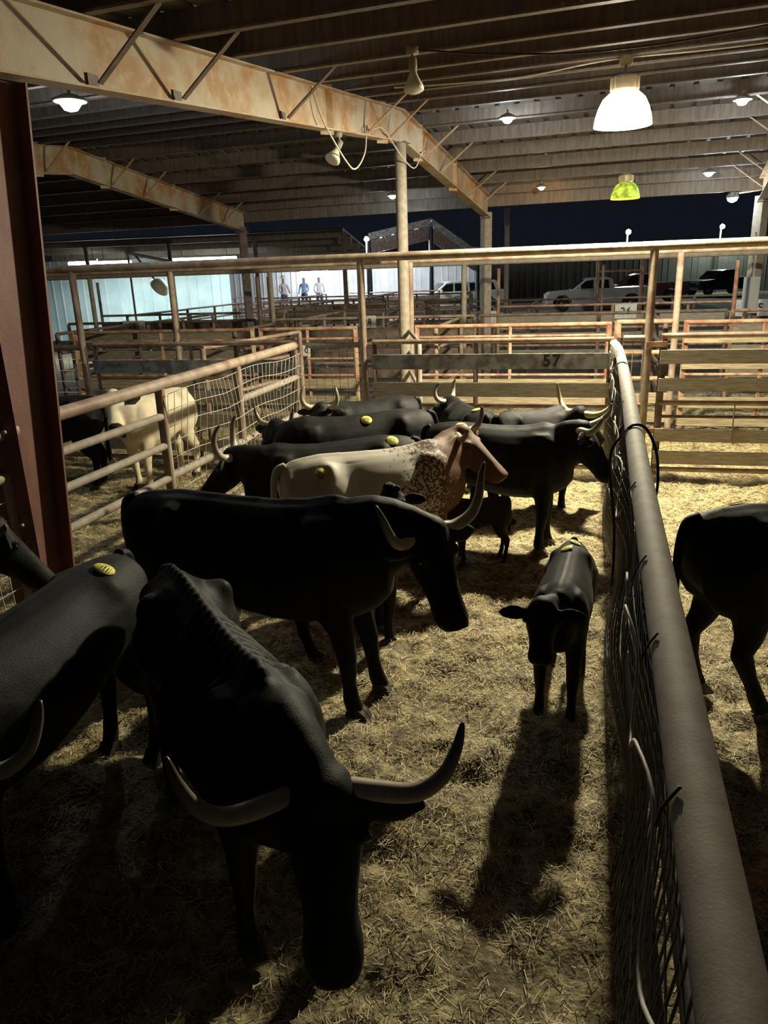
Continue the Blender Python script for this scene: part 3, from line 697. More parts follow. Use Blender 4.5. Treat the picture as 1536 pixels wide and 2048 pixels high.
def canopy(pA, pB, zf, zb, dep, label, lipmat):
    pA = Vector(pA); pB = Vector(pB); d = (pB-pA).normalized(); nrm = Vector((-d.y, d.x, 0)); L = (pB-pA).length
    root = empty('shed_canopy', (pA+pB)/2, label, 'canopy')
    n = int(L/1.0)
    for i in range(n):
        a = pA + d*(i*L/n); b = pA + d*((i+1)*L/n-0.01)
        v = [V3(a, zf), V3(b, zf), V3(b+nrm*dep, zb), V3(a+nrm*dep, zb)]; v2 = [q+Vector((0, 0, 0.04)) for q in v]
        mesh_obj('roof_sheet', [q-root.location for q in v+v2], [(3, 2, 1, 0), (4, 5, 6, 7), (0, 1, 5, 4), (1, 2, 6, 5), (2, 3, 7, 6), (3, 0, 4, 7)], DECK, root)
    for k_ in range(4):
        tq_ = k_/3; a = pA+nrm*dep*tq_; b = pB+nrm*dep*tq_; z = zf*(1-tq_)+zb*tq_-0.12
        bar('purlin', V3(a, z), V3(b, z), 0.2, 0.08, lipmat, root)
    for i in range(5):
        q = pA + d*(L*i/4); pipe('post', V3(q, -0.06), V3(q, zf-0.1), 0.07, PIPE_D, root, 8)
    return root
cA, cB = atY(20, 560, 26.5), atY(690, 545, 24.8)
canopy((cA.x, cA.y, 0), (cB.x, cB.y, 0), 3.82, 3.38, 4.2, 'low shed canopy over the fluorescent tubes', PURL)
FLU = emit('fluorescent_tube', (0.86, 1.0, 0.97), 22)
def fluor(px0, px1, py, Yd, label):
    a, b = atY(px0, py+3, Yd), atY(px1, py, Yd); b.z = a.z
    root = empty('fluorescent_fixture', (a+b)/2, label, 'lamp', None)
    pipe('tube', a+Vector((0, 0, -0.06)), b+Vector((0, 0, -0.06)), 0.055, FLU, root, 10)
    bar('housing', a+Vector((0, 0, 0.04)), b+Vector((0, 0, 0.04)), 0.07, 0.2, WHITEP, root)
    for q in (a.lerp(b, 0.15), a.lerp(b, 0.85)): pipe('hanger', q+Vector((0, 0, 0.07)), V3(q, 3.68), 0.012, PIPE_G, root, 6)
    l = bpy.data.lights.new('lamp_light', 'AREA'); l.shape = 'RECTANGLE'; l.size = 2.3; l.size_y = 0.12; l.energy = 110; l.color = (0.85, 1.0, 0.97)
    o = bpy.data.objects.new('lamp_light', l); o.location = (0, 0, -0.13); link(o, root)
fluor(137, 195, 521, 27.0, 'shorter fluorescent tube joined end to end with another')
fluor(198, 262, 520, 27.0, 'fluorescent tube ending beside the tilted floodlight frame')
fluor(345, 473, 514, 27.0, 'long fluorescent tube in front of the dark eave post')
# gable canopy building
gY = 44.0
gl, gp_, gr_ = atY(737, 470, gY), atY(862, 440, gY), atY(944, 500, gY+1)
gb = empty('gable_canopy', (gp_.x, gY, -0.06), 'open gable-roofed canopy building lit from inside', 'building')
GW = Vector((0, 1, 0)); depth = 4.5
gr2 = Vector((gp_.x+(gp_.x-gl.x)*0.75, gY, gr_.z-0.2))
for a, b, nm in ((gl, gp_, 'roof'), (gp_, gr2, 'roof')):
    v = [a, b, b+GW*depth, a+GW*depth]; v2 = [q+Vector((0, 0, 0.1)) for q in v]
    mesh_obj(nm, [q-gb.location for q in v+v2], [(3, 2, 1, 0), (4, 5, 6, 7), (0, 1, 5, 4), (1, 2, 6, 5), (2, 3, 7, 6), (3, 0, 4, 7)], DECK, gb)
    bar('fascia', a+Vector((0, -0.05, -0.1)), b+Vector((0, -0.05, -0.1)), 0.34, 0.06, GALV, gb)
    bar('rafter', a+Vector((0, 0.2, -0.65)), b+Vector((0, 0.2, -0.65)), 0.7, 0.1, PIPE_D, gb)
    for k_ in range(1, 5): bar('purlin', a.lerp(b, k_/5)+Vector((0, 0.3, -0.15)), a.lerp(b, k_/5)+Vector((0, depth, -0.15)), 0.2, 0.1, PURL, gb)
for q in (gl, gp_, gr2): pipe('post', (q.x, gY+0.2, -0.06), (q.x, gY+0.2, q.z-0.2), 0.13, DARK, gb)
lq = atY(770, 492, gY+2); lo = empty('canopy_light', lq, 'bright oval light inside the gable canopy', 'lamp')
lathe('lens', [(0.05, -0.18), (0.35, -0.12), (0.42, 0.0), (0.35, 0.06)], LEDW, lo, 18); pipe('stem', lq+Vector((0, 0, 0.05)), lq+Vector((0, 0, 1.0)), 0.03, PIPE_D, lo, 6)
point_light('lamp_light', lq+Vector((0, -0.1, -0.5)), 1500, (0.9, 0.97, 1.0), 0.3, lo)
fq = atY(733, 478, 36); fo = empty('corner_floodlight', fq, 'small floodlight at the canopy corner', 'lamp')
lathe('lens', [(0.02, -0.1), (0.1, -0.06), (0.12, 0), (0.05, 0.1)], LEDW, fo, 14); pipe('mast', (fq.x, fq.y+0.1, -0.06), (fq.x, fq.y+0.1, fq.z+0.1), 0.05, DARK, fo, 8); point_light('lamp_light', fq+Vector((-0.2, -0.1, -0.15)), 900, (0.9, 0.97, 1.0), 0.15, fo)
fa, fb = atY(440, 600, 50), atY(960, 590, 52)
panel_wall('sale_building', (fa.x, fa.y, 0), (fb.x, fb.y, 0), -0.06, 3.1, SIDW, 'white ribbed sale building wall behind the men')
wl = fa.lerp(fb, 0.36); wlo = empty('wall_light', (wl.x, wl.y-0.12, 2.75), 'long wall light on the white sale building behind the men', 'lamp')
pipe('tube', (wl.x-0.9, wl.y-0.32, 2.72), (wl.x+0.9, wl.y-0.32, 2.72), 0.05, FLU, wlo, 10); bar('housing', (wl.x-0.95, wl.y-0.24, 2.78), (wl.x+0.95, wl.y-0.24, 2.78), 0.1, 0.16, WHITEP, wlo)
point_light('lamp_light', (wl.x, wl.y-0.9, 2.6), 220, (0.88, 0.95, 1.0), 0.25, wlo)
da, db = atY(930, 560, 70), atY(1620, 520, 66)
panel_wall('dark_barn', (da.x, da.y, 0), (db.x, db.y, 0), -0.06, 3.9, SIDD, 'dark ribbed barn wall behind the parked trucks', 1.2)

# ------------------------------------------------------------------ pickups
GLASS = mat('dark_glass', (0.01, 0.012, 0.016), 0.08, 0.0)
TYRE = mat('tyre_rubber', (0.02, 0.02, 0.02), 0.8); RIM = mat('wheel_rim', (0.45, 0.45, 0.46), 0.35, 0.8)
def pickup(loc, ang, paint, label, suv=False):
    root = empty('pickup_truck' if not suv else 'parked_car', loc, label, 'truck' if not suv else 'car', rz=ang)
    def ext(name, prof, y0, y1, material, par=root, bev=0.04):
        n = len(prof); v = [(x, y0, z) for x, z in prof] + [(x, y1, z) for x, z in prof]
        f = [tuple(range(n)), tuple(range(2*n-1, n-1, -1))] + [((i+1) % n, i, n+i, n+(i+1) % n) for i in range(n)]
        o = mesh_obj(name, v, f, material, par)
        if bev:
            md = o.modifiers.new('bevel', 'BEVEL'); md.width = bev; md.segments = 2; md.limit_method = 'ANGLE'
        return o
    W = 0.98
    body = [(2.95, 0.45), (2.98, 0.95), (2.75, 1.12), (1.55, 1.20), (1.35, 1.22), (-2.85, 1.30), (-2.95, 1.25), (-2.95, 0.5), (-2.45, 0.45), (-2.40, 0.7), (-2.1, 0.92), (-1.7, 0.92), (-1.4, 0.7), (-1.35, 0.42), (1.45, 0.42), (1.5, 0.7), (1.8, 0.92), (2.2, 0.92), (2.5, 0.7), (2.55, 0.45)]
    ext('body', body, -W, W, paint)
    back = -0.85 if not suv else -2.6
    cab = [(1.5, 1.2), (0.75, 1.78), (0.45, 1.86), (back+0.25, 1.86), (back+0.05, 1.75), (back-0.05, 1.25)]
    ext('cab', cab, -W*0.9, W*0.9, paint)
    sw = [[(1.22, 1.27), (0.72, 1.70), (0.30, 1.74), (0.30, 1.27)], [(0.20, 1.27), (0.20, 1.74), (-0.55, 1.74), (-0.62, 1.27)]]
    if suv: sw.append([(-0.75, 1.27), (-0.70, 1.74), (-2.2, 1.72), (-2.4, 1.27)])
    for s_ in (-1, 1):
        for q in sw: ext('side_window', q, s_*W*0.9-0.006, s_*W*0.9+0.006, GLASS, root, 0)
        o = bpy.data.objects.new('mirror', unit_box(paint)); o.scale = (0.10, 0.16, 0.18); o.location = (1.05, s_*(W+0.06), 1.32); link(o, root)
    ws = [(1.49, -0.8, 1.24), (1.49, 0.8, 1.24), (0.80, 0.72, 1.77), (0.80, -0.72, 1.77)]
    nrm = Vector((0.58, 0, 0.75)).normalized()*0.012
    mesh_obj('windscreen', [Vector(q)+nrm for q in ws], [(0, 1, 2, 3)], GLASS, root)
    for x in (2.0, -1.9):
        for s_ in (-1, 1):
            t = lathe('tyre', [(0.24, -0.12), (0.38, -0.12), (0.40, -0.08), (0.40, 0.08), (0.38, 0.12), (0.24, 0.12)], TYRE, root, 20, (x, s_*0.86, 0.40), close=True); t.rotation_euler = (R(90), 0, 0)
            t2 = lathe('rim', [(0.24, -0.09), (0.24, 0.09)], RIM, t, 16); 
    for s_ in (-1, 1):
        o = bpy.data.objects.new('headlight', unit_box(RIM)); o.scale = (0.06, 0.34, 0.18); o.location = (2.95, s_*0.75, 0.92); link(o, root)
    o = bpy.data.objects.new('bumper', unit_box(RIM)); o.scale = (0.14, 1.9, 0.2); o.location = (3.0, 0, 0.55); link(o, root)
    return root
WHT = mat('white_car_paint', (0.62, 0.62, 0.58), 0.3); RED_ = mat('dark_red_car_paint', (0.10, 0.03, 0.035), 0.3); BLU = mat('dark_blue_car_paint', (0.02, 0.025, 0.04), 0.3)
tkl = atY(1192, 590, 46); 
pickup((tkl.x, tkl.y, -0.05), R(172), WHT, 'white crew-cab pickup parked behind the red portal frame')
tk2 = atY(1262, 590, 52); pickup((tk2.x+0.6, tk2.y, 0.0), R(168), RED_, 'dark red pickup parked behind the white pickup')
tk3 = atY(1440, 590, 60); pickup((tk3.x, tk3.y, 0.0), R(200), BLU, 'dark blue pickup alone before the dark barn')
tk4 = atY(908, 590, 48); pickup((tk4.x, tk4.y, 0.0), R(190), WHT, 'silver-white rounded car by the white sale building', True)

# ------------------------------------------------------------------ men on the far walkway
SKIN = mat('skin', (0.48, 0.30, 0.22), 0.6)
SHW = mat('white_shirt', (0.75, 0.76, 0.78), 0.8); SHB = mat('light_blue_shirt', (0.30, 0.45, 0.75), 0.8); SHP = mat('pale_pink_shirt', (0.62, 0.52, 0.55), 0.8)
JEAN = mat('jeans', (0.05, 0.07, 0.13), 0.8); HATM = mat('pale_felt_hat', (0.72, 0.68, 0.60), 0.8)
def skin_mesh(nodes, edges, sub=2):
    me = bpy.data.meshes.new('skin'); me.from_pydata([n_[0] for n_ in nodes], edges, []); o = bpy.data.objects.new('skin', me); COL.objects.link(o)
    md = o.modifiers.new('s', 'SKIN'); md.use_smooth_shade = True
    for i, n_ in enumerate(nodes):
        sv = me.skin_vertices[0].data[i]; sv.radius = (n_[1], n_[1] if len(n_) < 3 else n_[2]); sv.use_root = (i == 0)
    s2 = o.modifiers.new('d', 'SUBSURF'); s2.levels = sub
    dg = bpy.context.evaluated_depsgraph_get(); r = bpy.data.meshes.new_from_object(o.evaluated_get(dg))
    bpy.data.objects.remove(o); r.shade_smooth(); return r
def person(loc, ang, shirt, label, hat=True, arm=0.3):
    root = empty('person', loc, label, 'person', rz=ang)
    b = [((0, 0, .95), .15, .11), ((0, 0, 1.2), .15, .11), ((0, 0, 1.42), .17, .10), ((0, 0, 1.52), .06), ((0.01, 0, 1.60), .075), ((0.01, 0, 1.72), .085), ((0.01, 0, 1.78), .06),
         ((0, .2, 1.42), .06), ((0.05, .26, 1.15), .045), ((arm, .2, 1.05), .035), ((arm+.08, .18, 1.05), .03),
         ((0, -.2, 1.42), .06), ((0.05, -.26, 1.15), .045), ((arm*.8, -.2, 1.0), .035), ((arm*.8+.08, -.18, 1.0), .03),
         ((0, .1, .85), .095), ((0.02, .11, .48), .07), ((0, .11, .1), .05), ((.12, .12, .03), .045),
         ((0, -.1, .85), .095), ((0.02, -.11, .48), .07), ((0, -.11, .1), .05), ((.12, -.12, .03), .045)]
    e = [(0, 1), (1, 2), (2, 3), (3, 4), (4, 5), (5, 6), (2, 7), (7, 8), (8, 9), (9, 10), (2, 11), (11, 12), (12, 13), (13, 14), (0, 15), (15, 16), (16, 17), (17, 18), (0, 19), (19, 20), (20, 21), (21, 22)]
    me = skin_mesh(b, e, 2); me.materials.clear(); me.materials.append(SKIN); me.materials.append(shirt); me.materials.append(JEAN)
    for p_ in me.polygons:
        c = p_.center; p_.material_index = 2 if c.z < 0.98 and abs(c.y) < 0.19 and c.x < 0.25 else (1 if c.z < 1.5 and c.x < arm*0.7 else 0)
    o = bpy.data.objects.new('body', me); link(o, root)
    if hat:
        lathe('hat', [(0.20, 1.79), (0.20, 1.80), (0.11, 1.81), (0.10, 1.90), (0.06, 1.92), (0.01, 1.91)], HATM, root, 18, (0.01, 0, 0))
wkY = 40.0
wa, wb_ = atY(455, 590, wkY+0.8), atY(745, 584, wkY-0.6)
wk = empty('walkway', ((wa.x+wb_.x)/2, wkY, 0), 'raised tan plank walkway where the men stand', 'walkway')
WZ = 0.62
for k_ in range(5): bar('plank', Vector((wa.x, wkY-0.5+k_*0.24, WZ-0.03)), Vector((wb_.x, wkY-0.5+k_*0.24, WZ-0.03)), 0.05, 0.22, WOOD_L, wk)
for zz in (0.15, 0.45, 0.95, 1.2): bar('rail', Vector((wa.x, wkY-0.7, zz)), Vector((wb_.x, wkY-0.7, zz)), 0.14, 0.05, WOOD_L, wk)
for k_ in range(7):
    q = wa.lerp(wb_, k_/6); pipe('post', (q.x, wkY-0.62, -0.06), (q.x, wkY-0.62, 1.3), 0.06, PIPE_R, wk, 8)
for px, sh, lb, hat, ang in ((567, SHP, 'person in a pale shirt and white hat leaning on the walkway', True, -60), (608, SHB, 'person in a light blue shirt beside the walkway post', False, -110), (638, SHW, 'person in a white shirt standing on the walkway', False, -80)):
    q = atY(px, 570, wkY); person((q.x, wkY, WZ), R(ang), sh, lb, hat)
# tilted floodlight frame in front of the shed
q = atY(318, 572, 25.6); tf = empty('work_light', (q.x, q.y, -0.06), 'tilted pale work light on a boom in front of the blue shed', 'work light')
a = atY(252, 505, 25.6); b = atY(345, 524, 25.6)
pipe('mast', (a.x+0.05, a.y, -0.06), (a.x+0.05, a.y, a.z), 0.035, PIPE_D, tf); pipe('boom', (a.x, a.y, a.z), (b.x, b.y, b.z), 0.05, PIPE_G, tf)
lathe('shade', [(0.05, 0.25), (0.2, 0.2), (0.34, 0.0), (0.33, -0.02)], SHELL, tf, 18, (0.0, 0, q.z+0.02)).rotation_euler = (R(20), R(50), 0)
pipe('arm', (a.x+0.25, a.y, a.z-0.05), (q.x+0.1, q.y, q.z-0.1), 0.03, DARK, tf)

# ------------------------------------------------------------------ cattle
def hide(name, c1, c2, rough=0.62, sheen=0.03):
    return mat(name, c1, rough, 0, c2, 5.0, 0.16, 95, coords='obj', sheen=sheen, spec=0.17, stretch=(1.6, 1.6, 0.7))
BLK = hide('black_hide', (0.0045, 0.004, 0.0038), (0.011, 0.009, 0.008))
BRN = hide('dark_brown_hide', (0.022, 0.013, 0.009), (0.045, 0.026, 0.017))
GRY = hide('greyish_black_hide', (0.007, 0.0065, 0.006), (0.018, 0.016, 0.015))
CRM = hide('cream_hide', (0.66, 0.55, 0.38), (0.78, 0.68, 0.50), 0.75)
def spotted():
    M = bpy.data.materials.new('speckled_hide'); M.use_nodes = True; N = M.node_tree.nodes; L = M.node_tree.links; b = N['Principled BSDF']
    tc = N.new('ShaderNodeTexCoord'); sx = N.new('ShaderNodeSeparateXYZ'); L.new(tc.outputs['Object'], sx.inputs[0])
    def ns(sc, d=3):
        n = N.new('ShaderNodeTexNoise'); n.inputs['Scale'].default_value = sc; n.inputs['Detail'].default_value = d; L.new(tc.outputs['Object'], n.inputs['Vector']); return n.outputs['Fac']
    def ma(op, a, b_):
        n = N.new('ShaderNodeMath'); n.operation = op
        for i, q in enumerate((a, b_)):
            if isinstance(q, (int, float)): n.inputs[i].default_value = q
            else: L.new(q, n.inputs[i])
        return n.outputs[0]
    # brown towards the head and along the spine, white behind, small speckles between
    g_ = ma('MULTIPLY', ma('ADD', sx.outputs['X'], -0.20), 1.9)
    g_ = ma('ADD', g_, ma('MULTIPLY', ma('ADD', ns(3.5), -0.5), 1.3))
    g_ = ma('ADD', g_, ma('MULTIPLY', ma('ADD', ns(38, 2), -0.5), 3.4))
    g_ = ma('ADD', g_, 0.32)
    rp = N.new('ShaderNodeValToRGB'); rp.color_ramp.elements[0].position = 0.42; rp.color_ramp.elements[1].position = 0.56
    rp.color_ramp.elements[0].color = (0.66, 0.60, 0.50, 1); rp.color_ramp.elements[1].color = (0.15, 0.065, 0.027, 1)
    L.new(g_, rp.inputs['Fac']); L.new(rp.outputs['Color'], b.inputs['Base Color']); b.inputs['Roughness'].default_value = 0.65
    return M
SPT = spotted()
HOOF = mat('hoof_horn', (0.055, 0.04, 0.028), 0.5)
EYE = mat('eye_black', (0.006, 0.005, 0.005), 0.08)
NOSE = mat('wet_nose', (0.02, 0.016, 0.015), 0.25)
TAGY = mat('yellow_tag_paper', (0.80, 0.74, 0.10), 0.6)
TAGK = mat('tag_print', (0.03, 0.03, 0.02), 0.7)
def horn_mat(name, base, tip):
    M = bpy.data.materials.new(name); M.use_nodes = True; N = M.node_tree.nodes; L = M.node_tree.links
    a = N.new('ShaderNodeAttribute'); a.attribute_name = 'along'; r = N.new('ShaderNodeValToRGB')
    r.color_ramp.elements[0].color = (*base, 1); r.color_ramp.elements[0].position = 0.35
    r.color_ramp.elements[1].color = (*tip, 1); r.color_ramp.elements[1].position = 0.95
    L.new(a.outputs['Fac'], r.inputs['Fac']); L.new(r.outputs['Color'], N['Principled BSDF'].inputs['Base Color']); N['Principled BSDF'].inputs['Roughness'].default_value = 0.35
    return M
HORN_P = horn_mat('pale_horn', (0.52, 0.45, 0.33), (0.10, 0.08, 0.06)); HORN_D = horn_mat('grey_horn', (0.30, 0.25, 0.18), (0.03, 0.025, 0.02)); HORN_Y = horn_mat('yellow_horn', (0.72, 0.60, 0.32), (0.45, 0.36, 0.2))

def loft(V, Fc, rings):
    b = len(V); n = len(rings[0])
    for r in rings: V.extend(r)
    for i in range(len(rings)-1):
        for k in range(n): Fc.append((b+i*n+k, b+i*n+(k+1) % n, b+(i+1)*n+(k+1) % n, b+(i+1)*n+k))
    Fc.append(tuple(b+k for k in range(n-1, -1, -1))); Fc.append(tuple(b+(len(rings)-1)*n+k for k in range(n)))
def ell(c, a, b, ra, rb_, n=16, sq=1.0):
    out = []
    for k in range(n):
        t = 2*math.pi*k/n; cx, sx = math.cos(t), math.sin(t)
        cx = math.copysign(abs(cx)**sq, cx); sx = math.copysign(abs(sx)**sq, sx)
        out.append(Vector(c) + a*(ra*cx) + b*(rb_*sx))
    return out
def chain(V, Fc, pts, rad, lat=Vector((0, 1, 0)), n=12):
    """tapered limb; rad = (lateral, fore-aft)"""
    P = [Vector(p) for p in pts]; rings = []
    for i, p in enumerate(P):
        t = (P[min(i+1, len(P)-1)] - P[max(i-1, 0)]).normalized()
        a = (lat - t*lat.dot(t)).normalized(); b = t.cross(a); rings.append(ell(p, a, b, rad[i][0], rad[i][1], n))
    loft(V, Fc, rings)
def ball(V, Fc, c, r, n=10):
    rings = []
    for j in range(1, 8):
        ph = math.pi*j/8 - math.pi/2
        rings.append([Vector(c)+Vector((r[0]*math.cos(ph)*math.cos(2*math.pi*k/n), r[1]*math.cos(ph)*math.sin(2*math.pi*k/n), r[2]*math.sin(ph))) for k in range(n)])
    loft(V, Fc, rings)

HORNS = {'up': [(.075, .0, -.02), (.17, .0, .0), (.27, .03, .04), (.35, .11, .07), (.38, .22, .06), (.37, .31, .03)],
         'wide': [(.075, .0, -.02), (.18, -.01, .0), (.30, -.01, .03), (.38, .05, .05), (.43, .14, .04), (.455, .22, .02)],
         'lyre': [(.07, .0, -.02), (.16, .02, .02), (.23, .08, .05), (.26, .18, .06), (.24, .28, .04), (.22, .34, .0)],
         'stub': [(.07, .0, -.02), (.13, .01, .0), (.18, .04, .02), (.20, .07, .02)]}
def cow(label, W, RP, h, poll, yaw, pitch, hidem=BLK, horns='up', hornm=None, hw=1.0, stretch=None, tags=(), vox=0.018, gaunt=0.0, ribs=0.0,
        feet=None, calf=False, name='cow', cat='cow', tail=True, earang=0.0, fluff=False, hl=(1.0, 1.0), group='cattle in the pens', dewlap=0.0, legk=1.0, earlen=1.0, darkm=None, headk=1.08):
    """W, RP: ground points under withers and tail head; h: height at the withers; poll: world point; yaw: world angle the face looks at"""
    W = Vector((W[0], W[1], 0)); RP = Vector((RP[0], RP[1], 0)); d = W-RP; ang = math.atan2(d.y, d.x); k = h/1.29
    sx = d.length/(1.25*k)                                    # body length against the standard animal
    origin = W - Vector((math.cos(ang), math.sin(ang), 0))*(0.45*sx*k)
    root = empty(name, (origin.x, origin.y, float(ground_h(origin.x, origin.y))+0.0), label, cat, group, rz=ang, scale=k)
    toL = Matrix.Rotation(-ang, 3, 'Z')
    P = toL @ (Vector(poll) - Vector((origin.x, origin.y, 0))) / k
    ya = yaw - ang
    f = Vector((math.cos(ya), math.sin(ya), 0)); lt = ZV.cross(f); pt = R(pitch)
    hd = f*math.cos(pt) - ZV*math.sin(pt); hn = f*math.sin(pt) + ZV*math.cos(pt)
    V = []; Fc = []
    # torso
    T = [(-.86, 1.19, 1.00, .07), (-.82, 1.24, .86, .16), (-.70, 1.27, .74, .235), (-.52, 1.285, .70, .265), (-.35, 1.275, .665, .27), (-.15, 1.26, .60, .30), (.08, 1.25, .56, .32), (.28, 1.26, .55, .305), (.45, 1.29, .57, .255), (.58, 1.265, .60, .22), (.69, 1.17, .66, .17), (.76, 1.08, .74, .10)]
    if calf: T = [(x, zt, zb+0.09, w_*0.86) for x, zt, zb, w_ in T]
    rings = []
    for x, zt, zb, w_ in T:
        w_ *= hw; zc, hh = (zt+zb)/2, (zt-zb)/2; r = []
        kk = (0.30+0.22*gaunt) if x > -.40 else (0.08 if -.6 < x else 0.22)
        if gaunt > 0 and -.45 < x < -.05: w_ *= 1-.10*gaunt
        if gaunt > 0 and -.6 < x < -.45: w_ *= 1+.12*gaunt
        for q in range(20):
            t = 2*math.pi*q/20; c, s_ = math.cos(t), math.sin(t)
            yy = w_*math.copysign(abs(c)**0.85, c)*(1-kk*max(0, s_)**1.5)
            r.append(Vector((x*sx, yy, zc+hh*s_)))
        rings.append(r)
    loft(V, Fc, rings)
    for s_ in (-1, 1):
        ball(V, Fc, (.40*sx, s_*.13*hw, .96), (.20, .13, .27))                # shoulder
        ball(V, Fc, (-.60*sx, s_*.13*hw, .93), (.24, .125, .27))              # thigh
    # neck
    n0 = Vector((.42*sx, 0, 1.02)); n3 = P + hd*0.03 - hn*0.10
    dv = (n3-n0); n1 = n0 + Vector((.30, 0, .02)); n2 = n3 - (hd*0.06 + dv.normalized()*0.14)
    rings = []
    NR = [(.19, .20), (.185, .235), (.155, .228), (.125, .19), (.105, .155), (.095, .125)]
    for i in range(6):
        t = i/5; p = n0*(1-t)**3 + n1*3*t*(1-t)**2 + n2*3*t*t*(1-t) + n3*t**3
        tg = ((n1-n0)*3*(1-t)**2 + (n2-n1)*6*t*(1-t) + (n3-n2)*3*t*t).normalized()
        la = ZV.cross(tg); la = la.normalized() if la.length > 0.05 else lt
        la = (la*(1-t) + lt*t); la = (la - tg*la.dot(tg)).normalized(); up = tg.cross(la)
        a_, b_ = NR[i]; a_ *= hw if i < 3 else (hw+1)/2
        if calf: a_ *= 0.85; b_ *= 0.78
        rings.append(ell(p, la, up, a_, b_*(1+0.15*dewlap*(i < 4)), 16))
    loft(V, Fc, rings)
    # head: straight forehead line, boxy jaw, squared muzzle
    HR = [(-.05, .07, .06), (0, .098, .095), (.08, .112, .12), (.15, .116, .128), (.22, .100, .122), (.30, .084, .106), (.38, .078, .094), (.44, .088, .090), (.495, .086, .080), (.535, .064, .058)]
    hk = (1.12 if calf else 1.0)*headk; hs = (0.82 if calf else 1.0)*headk
    rings = []
    for t, w_, hh in HR: rings.append(ell(P + hd*(t*hs) - hn*((hh if t > 0 else 0.09)*hk), lt, hn, w_*hk, hh*hk, 16, 0.86))
    loft(V, Fc, rings)
    ball(V, Fc, P + hd*.0 - hn*.06*hk, (.085*hk, .085*hk, .07*hk))
    for s_ in (-1, 1):
        ball(V, Fc, P + hd*(.13*hs) + lt*(s_*.098*hk) - hn*(.045*hk), (.035, .035, .035))   # brow
        # ears
        base = P + lt*(s_*.088*hk) + hd*(.055*hk) - hn*(.055*hk); L_ = .215*hk*earlen; e_dir = (lt*s_*math.cos(earang) - ZV*math.sin(earang+.12) - f*.12).normalized()
        wv = (hd*0.4 - ZV*0.9); wv = (wv - e_dir*wv.dot(e_dir)).normalized(); nv = e_dir.cross(wv)
        rings = []
        for t, w_ in ((0, .028), (.2, .048), (.45, .062), (.7, .055), (.9, .032), (1.0, .010)):
            rings.append(ell(base + e_dir*(L_*t), wv, nv, w_*hk, max(.016, .024*(1-t*.4)), 12))
        loft(V, Fc, rings)
    if fluff:
        for q in range(14): ball(V, Fc, P + Vector((random.uniform(-.06, .06), random.uniform(-.07, .07), random.uniform(.0, .05))), (.03, .03, .04), 8)
    # legs
    ft = feet or {}
    FT = []
    lk = 0.85 if calf else 1.0
    for key, s_ in (('fl', 1), ('fr', -1)):
        dx, dy = ft.get(key, (0, 0)); x = .43*sx; y = s_*.15*hw
        pts = [(x-.02, y, .90), (x, y, .70), (x+dx*.35+.02, y+dy*.3, .55), (x+dx*.62+.02, y+dy*.6, .38), (x+dx*.82+.005, y+dy*.8, .22), (x+dx*.95, y+dy, .115), (x+dx+.02, y+dy, .045)]
        rr = [(.10, .15), (.088, .118), (.066, .080), (.056, .060), (.039, .043), (.047, .053), (.050, .056)]
        if calf: rr = [(a*.95+.004, b*.95+.004) for a, b in rr]
        chain(V, Fc, pts, rr); FT.append((x+dx+.02, y+dy))
    for key, s_ in (('hl', 1), ('hr', -1)):
        dx, dy = ft.get(key, (0, 0)); x = -.64*sx; y = s_*.155*hw
        pts = [(x+.02, y, 1.02), (x+.07, y, .84), (x+.06+dx*.2, y+dy*.2, .68), (x-.02+dx*.45, y+dy*.45, .54), (x-.10+dx*.6, y+dy*.6, .44), (x-.085+dx*.8, y+dy*.8, .27), (x-.06+dx*.95, y+dy, .115), (x-.03+dx, y+dy, .045)]
        rr = [(.115, .20), (.108, .178), (.084, .124), (.060, .090), (.052, .070), (.041, .047), (.047, .055), (.050, .056)]
        chain(V, Fc, pts, rr); FT.append((x-.03+dx, y+dy))
    # one skin over everything
    me = bpy.data.meshes.new('body'); me.from_pydata([tuple(v) for v in V], [], Fc); me.update()
    to = bpy.data.objects.new('tmp', me); COL.objects.link(to)
    rm = to.modifiers.new('r', 'REMESH'); rm.mode = 'VOXEL'; rm.voxel_size = vox/k if k > .8 else vox/k*0.9
    sm = to.modifiers.new('s', 'SMOOTH'); sm.factor = 0.5; sm.iterations = int(5+6*(0.016/vox)**2)
    dg = bpy.context.evaluated_depsgraph_get(); bm_ = bpy.data.meshes.new_from_object(to.evaluated_get(dg)); bpy.data.objects.remove(to)
    co = np.empty(len(bm_.vertices)*3); bm_.vertices.foreach_get('co', co); co = co.reshape(-1, 3)
    no = np.empty(len(bm_.vertices)*3); bm_.vertices.foreach_get('normal', no); no = no.reshape(-1, 3)
    x, y, z = co[:, 0]/sx, co[:, 1], co[:, 2]
    disp = np.zeros(len(co))
    g0 = 0.25+gaunt
    fl = np.exp(-((x+.30)/.11)**2 - ((z-1.05)/.13)**2)*(np.abs(y) > .1); disp -= .035*g0*fl          # flank hollow
    th = np.exp(-((x+.66)/.10)**2 - ((z-1.17)/.09)**2)*(np.abs(y) > .06); disp -= .014*g0*th          # between hook and pin
    sh = np.exp(-((x-.24)/.06)**2 - ((z-1.0)/.2)**2)*(np.abs(y) > .1); disp -= .018*g0*sh           # behind shoulder
    ay = np.abs(y)
    disp += (.022+.03*gaunt)*np.exp(-((x+.50)/.055)**2 - ((z-1.20)/.06)**2)*np.clip((ay-.10)/.06, 0, 1)     # hook bones
    disp += (.012+.02*gaunt)*np.exp(-((x+.82)/.05)**2 - ((z-1.13)/.06)**2)*np.clip((ay-.05)/.04, 0, 1)      # pin bones
    disp += .014*np.exp(-((x-.50)/.07)**2 - ((z-.98-.9*(x-.50))/.22)**2)*np.clip((ay-.10)/.05, 0, 1)        # shoulder blade edge
